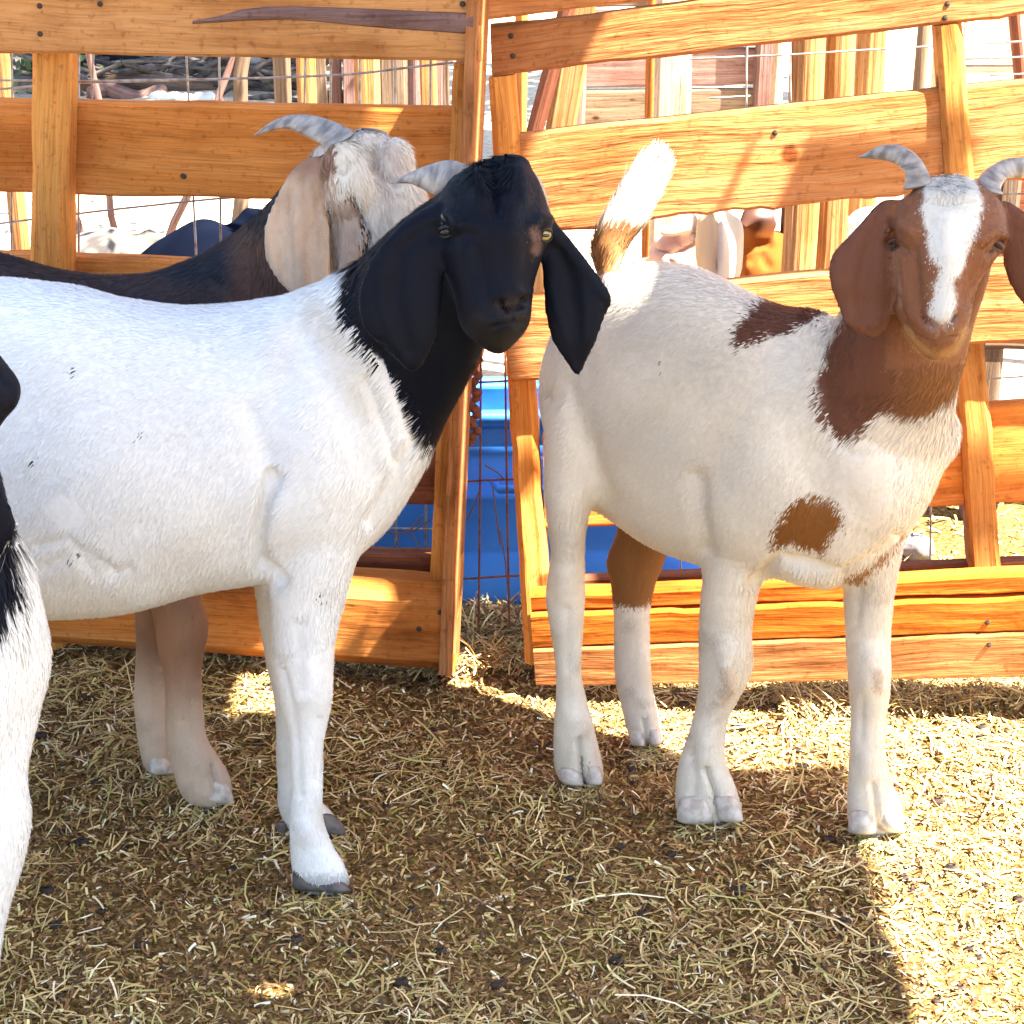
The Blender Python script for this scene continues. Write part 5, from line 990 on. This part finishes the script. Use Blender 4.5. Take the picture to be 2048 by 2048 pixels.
def straws(name, n, xr, yr, Lr, Wr, pal, wts, lift, seed, label, cluster=None, zadd=.002, curl=.28):
    r_ = np.random.default_rng(seed)
    x = r_.uniform(*xr, n*2); y = r_.uniform(*yr, n*2)
    if cluster is not None:
        f = np.sin(x*5.1+2*np.sin(y*4.3))+np.sin(y*7.7+1.7*np.sin(x*6.1+seed))+.8*np.sin(13*x+11*y)+.9*np.sin(29*x+3*np.sin(19*y))*np.sin(31*y+2*np.sin(17*x)); k = r_.random(n*2) < np.clip(.45+cluster*f*.6, .03, 1)
        x, y = x[k][:n], y[k][:n]
    else: x, y = x[:n], y[:n]
    n = len(x); z = hz(x, y)+zadd
    a = r_.uniform(0, 2*math.pi, n); L = r_.uniform(0, 1, n)**1.6*(Lr[1]-Lr[0])+Lr[0]; W = r_.uniform(*Wr, n)
    d = np.stack([np.cos(a), np.sin(a), r_.normal(0, lift, n)], 1); s = np.stack([-np.sin(a), np.cos(a), r_.normal(0, .5, n)], 1); s /= np.linalg.norm(s, axis=1)[:, None]
    bend = r_.normal(0, curl, n); c = np.stack([x, y, z+np.abs(d[:, 2])*L*.4], 1)
    P = []
    for t_ in (-.5, -.17, .17, .5):
        off = bend*(t_*t_-.08); p = c+d*(L*t_)[:, None]+np.stack([-np.sin(a)*off*L, np.cos(a)*off*L, -(t_*t_)*L*.12], 1)
        P.append(p-s*W[:, None]/2); P.append(p+s*W[:, None]/2)
    V = np.stack(P, 1).astype(np.float32); V[:, :, 2] = np.maximum(V[:, :, 2], (z-.004)[:, None])
    b = np.arange(n)*8; q = np.concatenate([np.stack([b+k, b+k+1, b+k+3, b+k+2], 1)[:, None] for k in (0, 2, 4)], 1).reshape(-1, 4)
    me = bpy.data.meshes.new(name); me.vertices.add(n*8); me.vertices.foreach_set('co', V.ravel()); me.loops.add(len(q)*4); me.loops.foreach_set('vertex_index', q.ravel().astype(np.int32))
    me.polygons.add(len(q)); me.polygons.foreach_set('loop_start', (np.arange(len(q))*4).astype(np.int32)); me.update(calc_edges=True)
    pal = np.array(pal); ci = r_.choice(len(pal), n, p=np.array(wts)/sum(wts)); cc = pal[ci]*r_.uniform(.85, 1.5, (n, 1))
    at = me.attributes.new('coat', 'FLOAT_COLOR', 'POINT'); cc = np.repeat(np.clip(cc, 0, 1), 8, 0); at.data.foreach_set('color', np.concatenate([cc, np.ones((len(cc), 1))], 1).astype(np.float32).ravel())
    o = link(name, me, M['litter']); return tag(o, label, 'straw', None, 'stuff')
chaff = [(.36, .22, .08), (.20, .105, .045), (.50, .36, .15), (.09, .052, .022), (.29, .25, .06), (.62, .52, .26)]
straws('chaff', 120000, (-1.25, 1.35), (1.55, 3.2), (.005, .022), (.0014, .0042), chaff+[(.82, .72, .50)], [5, 7, 3, 4.5, 1.5, 1.4, .7], .35, 1, 'short brown chopped chaff covering the pen floor', None, .001)
hay = [(.52, .39, .15), (.36, .28, .10), (.62, .48, .24), (.26, .16, .07), (.38, .345, .12), (.78, .66, .44)]
straws('loose_hay', 18000, (-1.25, 1.35), (1.55, 3.15), (.012, .042), (.0013, .0028), hay, [5, 4, 4, 4, 2, 1], .22, 2, 'yellow green loose hay stems strewn over the chaff', .9, .005)
straws('long_stems', 420, (-1.1, 1.3), (1.55, 2.9), (.06, .15), (.0016, .0030), hay, [4, 2, 4, 0, 3, 1], .10, 3, 'long pale stems lying on top of the hay', .6, .012, .8)
straws('far_litter', 26000, (-2.0, 2.4), (3.15, 5.5), (.01, .05), (.002, .006), chaff+hay[:3], [3, 2, 4, 1, 1, 2, 3, 3, 3], .25, 4, 'pale sunlit litter on the ground beyond the fence', None, .001)
straws('hay_bank', 5200, (-.16, .10), (2.90, 3.12), (.015, .07), (.0014, .003), chaff+hay[:4], [4, 3, 3, 2, 1, 1, 2, 2, 2, 2], .35, 5, 'tangled brown hay bank in the gap between the fence panels', None, .012)
straws('hay_ridge', 3600, (.45, 1.3), (2.74, 2.86), (.015, .07), (.0012, .0026), chaff+hay[:4], [3, 2, 3, 1, 1, 1, 3, 3, 3, 2], .35, 6, 'ridge of hay along the foot of the sunlit fence panel', None, .012)
# hay heaped against the hooves
feet = [gnd(x, y) for x, y in ((600, 1782), (690, 1782), (600, 1666), (680, 1668), (400, 1604), (455, 1604), (320, 1546), (1390, 1642), (1460, 1642), (1725, 1664), (1790, 1662), (1150, 1572), (1195, 1570), (1275, 1491), (1310, 1490), (1425, 1646), (1165, 1574), (645, 1786))]
def heap(name, pts, n, label):
    r_ = np.random.default_rng(44); V = []; Fq = []; Cc = []; palh = np.array(hay+chaff)
    for p in pts:
        for k in range(n):
            a = r_.uniform(0, 2*math.pi); rr = r_.uniform(.0, .045); c = np.array((p[0]+rr*math.cos(a), p[1]-.030+rr*math.sin(a)*.7, 0)); c[2] = gh(c[0], c[1])+r_.uniform(.002, .016)*(1-rr/.06)
            t_ = r_.uniform(0, math.pi); L_ = r_.uniform(.012, .045); d = np.array((math.cos(t_), math.sin(t_), r_.normal(0, .25)))*L_/2; s_ = np.array((-math.sin(t_), math.cos(t_), r_.normal(0, .4)))*r_.uniform(.0006, .0014); m_ = np.array((0, 0, r_.uniform(-.002, .004))); q = len(V)
            V += [c-d-s_, c-d+s_, c+m_-s_, c+m_+s_, c+d-s_, c+d+s_]; Fq += [(q, q+1, q+3, q+2), (q+2, q+3, q+5, q+4)]; Cc += [palh[r_.integers(len(palh))]*r_.uniform(.8, 1.4)]*6
    me = mesh(name, V, Fq, False); at = me.attributes.new('coat', 'FLOAT_COLOR', 'POINT'); Cc = np.clip(np.array(Cc), 0, 1); at.data.foreach_set('color', np.concatenate([Cc, np.ones((len(Cc), 1))], 1).astype(np.float32).ravel())
    return tag(link(name, me, M['litter']), label, 'straw', None, 'stuff')
heap('hay_at_hooves', feet, 75, 'bits of hay heaped against the goat hooves')
# droppings and clods
V, Fs = blob((0, 0, 0), 1, 8, 6); pr = []
r_ = np.random.default_rng(11)
for k in range(260):
    x, y = r_.uniform(-1.1, 1.2), r_.uniform(1.55, 2.9); r = r_.uniform(.003, .009); pr.append((V*np.array((r*1.3, r, r*.8))*(1+.25*r_.normal(0, 1, (len(V), 1)).clip(-1, 1)*.5)+np.array((x, y, gh(x, y)+r*.5)), Fs))
V, Fs = merge(pr); M['clod'] = simple('clod', (.07, .045, .03), .9, 0, (.03, .02, .015), 60); tag(link('clods', mesh('clods', V, Fs), M['clod']), 'small dark clods and droppings among the chaff', 'clods', None, 'stuff')

# unseen roof over the pen, outline and openings shaped to place sun and shade
RH = 2.55
def up(P): P = np.asarray(P, float); t_ = (RH-P[2])/SUN.z; return (P[0]+SUN.x*t_, P[1]+SUN.y*t_)
K_ = 2048/1932
def g_(pts): return [up(gnd(x*K_, y*K_)) for x, y in pts]
def f_(pts, pl, off): return [up(onp(x*K_, y*K_, pl, off)) for x, y in pts]
def b_(pts, Y): return [up(aty(x*K_, y*K_, Y)) for x, y in pts]
holes = [
    g_([(795, 1228), (795, 1290), (900, 1316), (1010, 1352), (1070, 1430), (1290, 1450), (1605, 1442), (1622, 1560), (1655, 1650), (1690, 1790), (1745, 1932), (1790, 2150), (3400, 2150), (3400, 1272), (1012, 1272), (1006, 1228)]),
    f_([(957, -160), (983, -160), (922, 1300), (893, 1300)], (PL[0], PL[1]), 0) if 0 else [up(onp(x, y, PL, -.002)) for x, y in ((925, -160), (990, -160), (925, 1300), (830, 1300))],
    g_([(470, 1240), (640, 1262), (700, 1310), (690, 1385), (640, 1345), (432, 1350)]),
    g_([(470, 1868), (525, 1858), (560, 1868), (520, 1880)]),
    f_([(1105, 140), (1175, -10), (1230, -120), (1590, -120), (1555, 20), (1520, 76)], PR, .046), f_([(1528, 75), (1563, 20), (1600, -120), (3000, -220), (3000, 40)], PR, .046),
    f_([(1008, 252), (985, 330), (975, 470), (1345, 420), (1390, 330), (1452, 200)], PR, -.004), f_([(1459, 199), (1400, 330), (1355, 420), (1458, 410), (1562, 186)], PR, -.004),
    f_([(1846, 100), (1850, 312), (1795, 318), (1795, 420), (3000, 420), (3000, 60)], PR, -.002), f_([(985, 560), (990, 740), (3000, 700), (3000, 400), (1300, 500)], PR, .046), f_([(1000, 1110), (1000, 1300), (3000, 1300), (3000, 1060)], PR, .05),
    b_([(1120, 630), (1150, 560), (1200, 525), (1240, 512), (1290, 500), (1330, 515), (1370, 500), (1300, 440), (1350, 260), (1235, 260), (1150, 470), (1120, 560)], 2.62),
]
CD, TD = [], []
y_back = 3.1
outer = [(-.12, .8), (.35, .55), (.45, -.15), (3.4, -.15), (3.4, 2.518), (.97, 2.523), (.97, 2.72), (-.45, 2.8)]
def insidep(p, poly):
    c = False; n = len(poly)
    for i in range(n):
        x0, y0 = poly[i]; x1, y1 = poly[(i+1) % n]
        if (y0 > p[1]) != (y1 > p[1]) and p[0] < (x1-x0)*(p[1]-y0)/(y1-y0)+x0: c = not c
    return c
vs = []; faces = []
for poly in [outer]+holes:
    s0 = len(vs); vs += [Vector(p) for p in poly]; faces.append(list(range(s0, s0+len(poly))))
rv, re, rf, _, _, _ = geometry.delaunay_2d_cdt(vs, [], faces, 0, 1e-6)
Fk = []
for f in rf:
    c = sum((rv[i] for i in f), Vector((0, 0)))/len(f)
    if insidep(c, outer) and not any(insidep(c, h) for h in holes): Fk.append(tuple(f))
V = [(p[0], p[1], RH) for p in rv]; me = mesh('roof', V, Fk, False)
ro = link('roof', me, M['tin']); ro['kind'] = 'structure'; md = ro.modifiers.new('t', 'SOLIDIFY'); md.thickness = .012; md.offset = 1
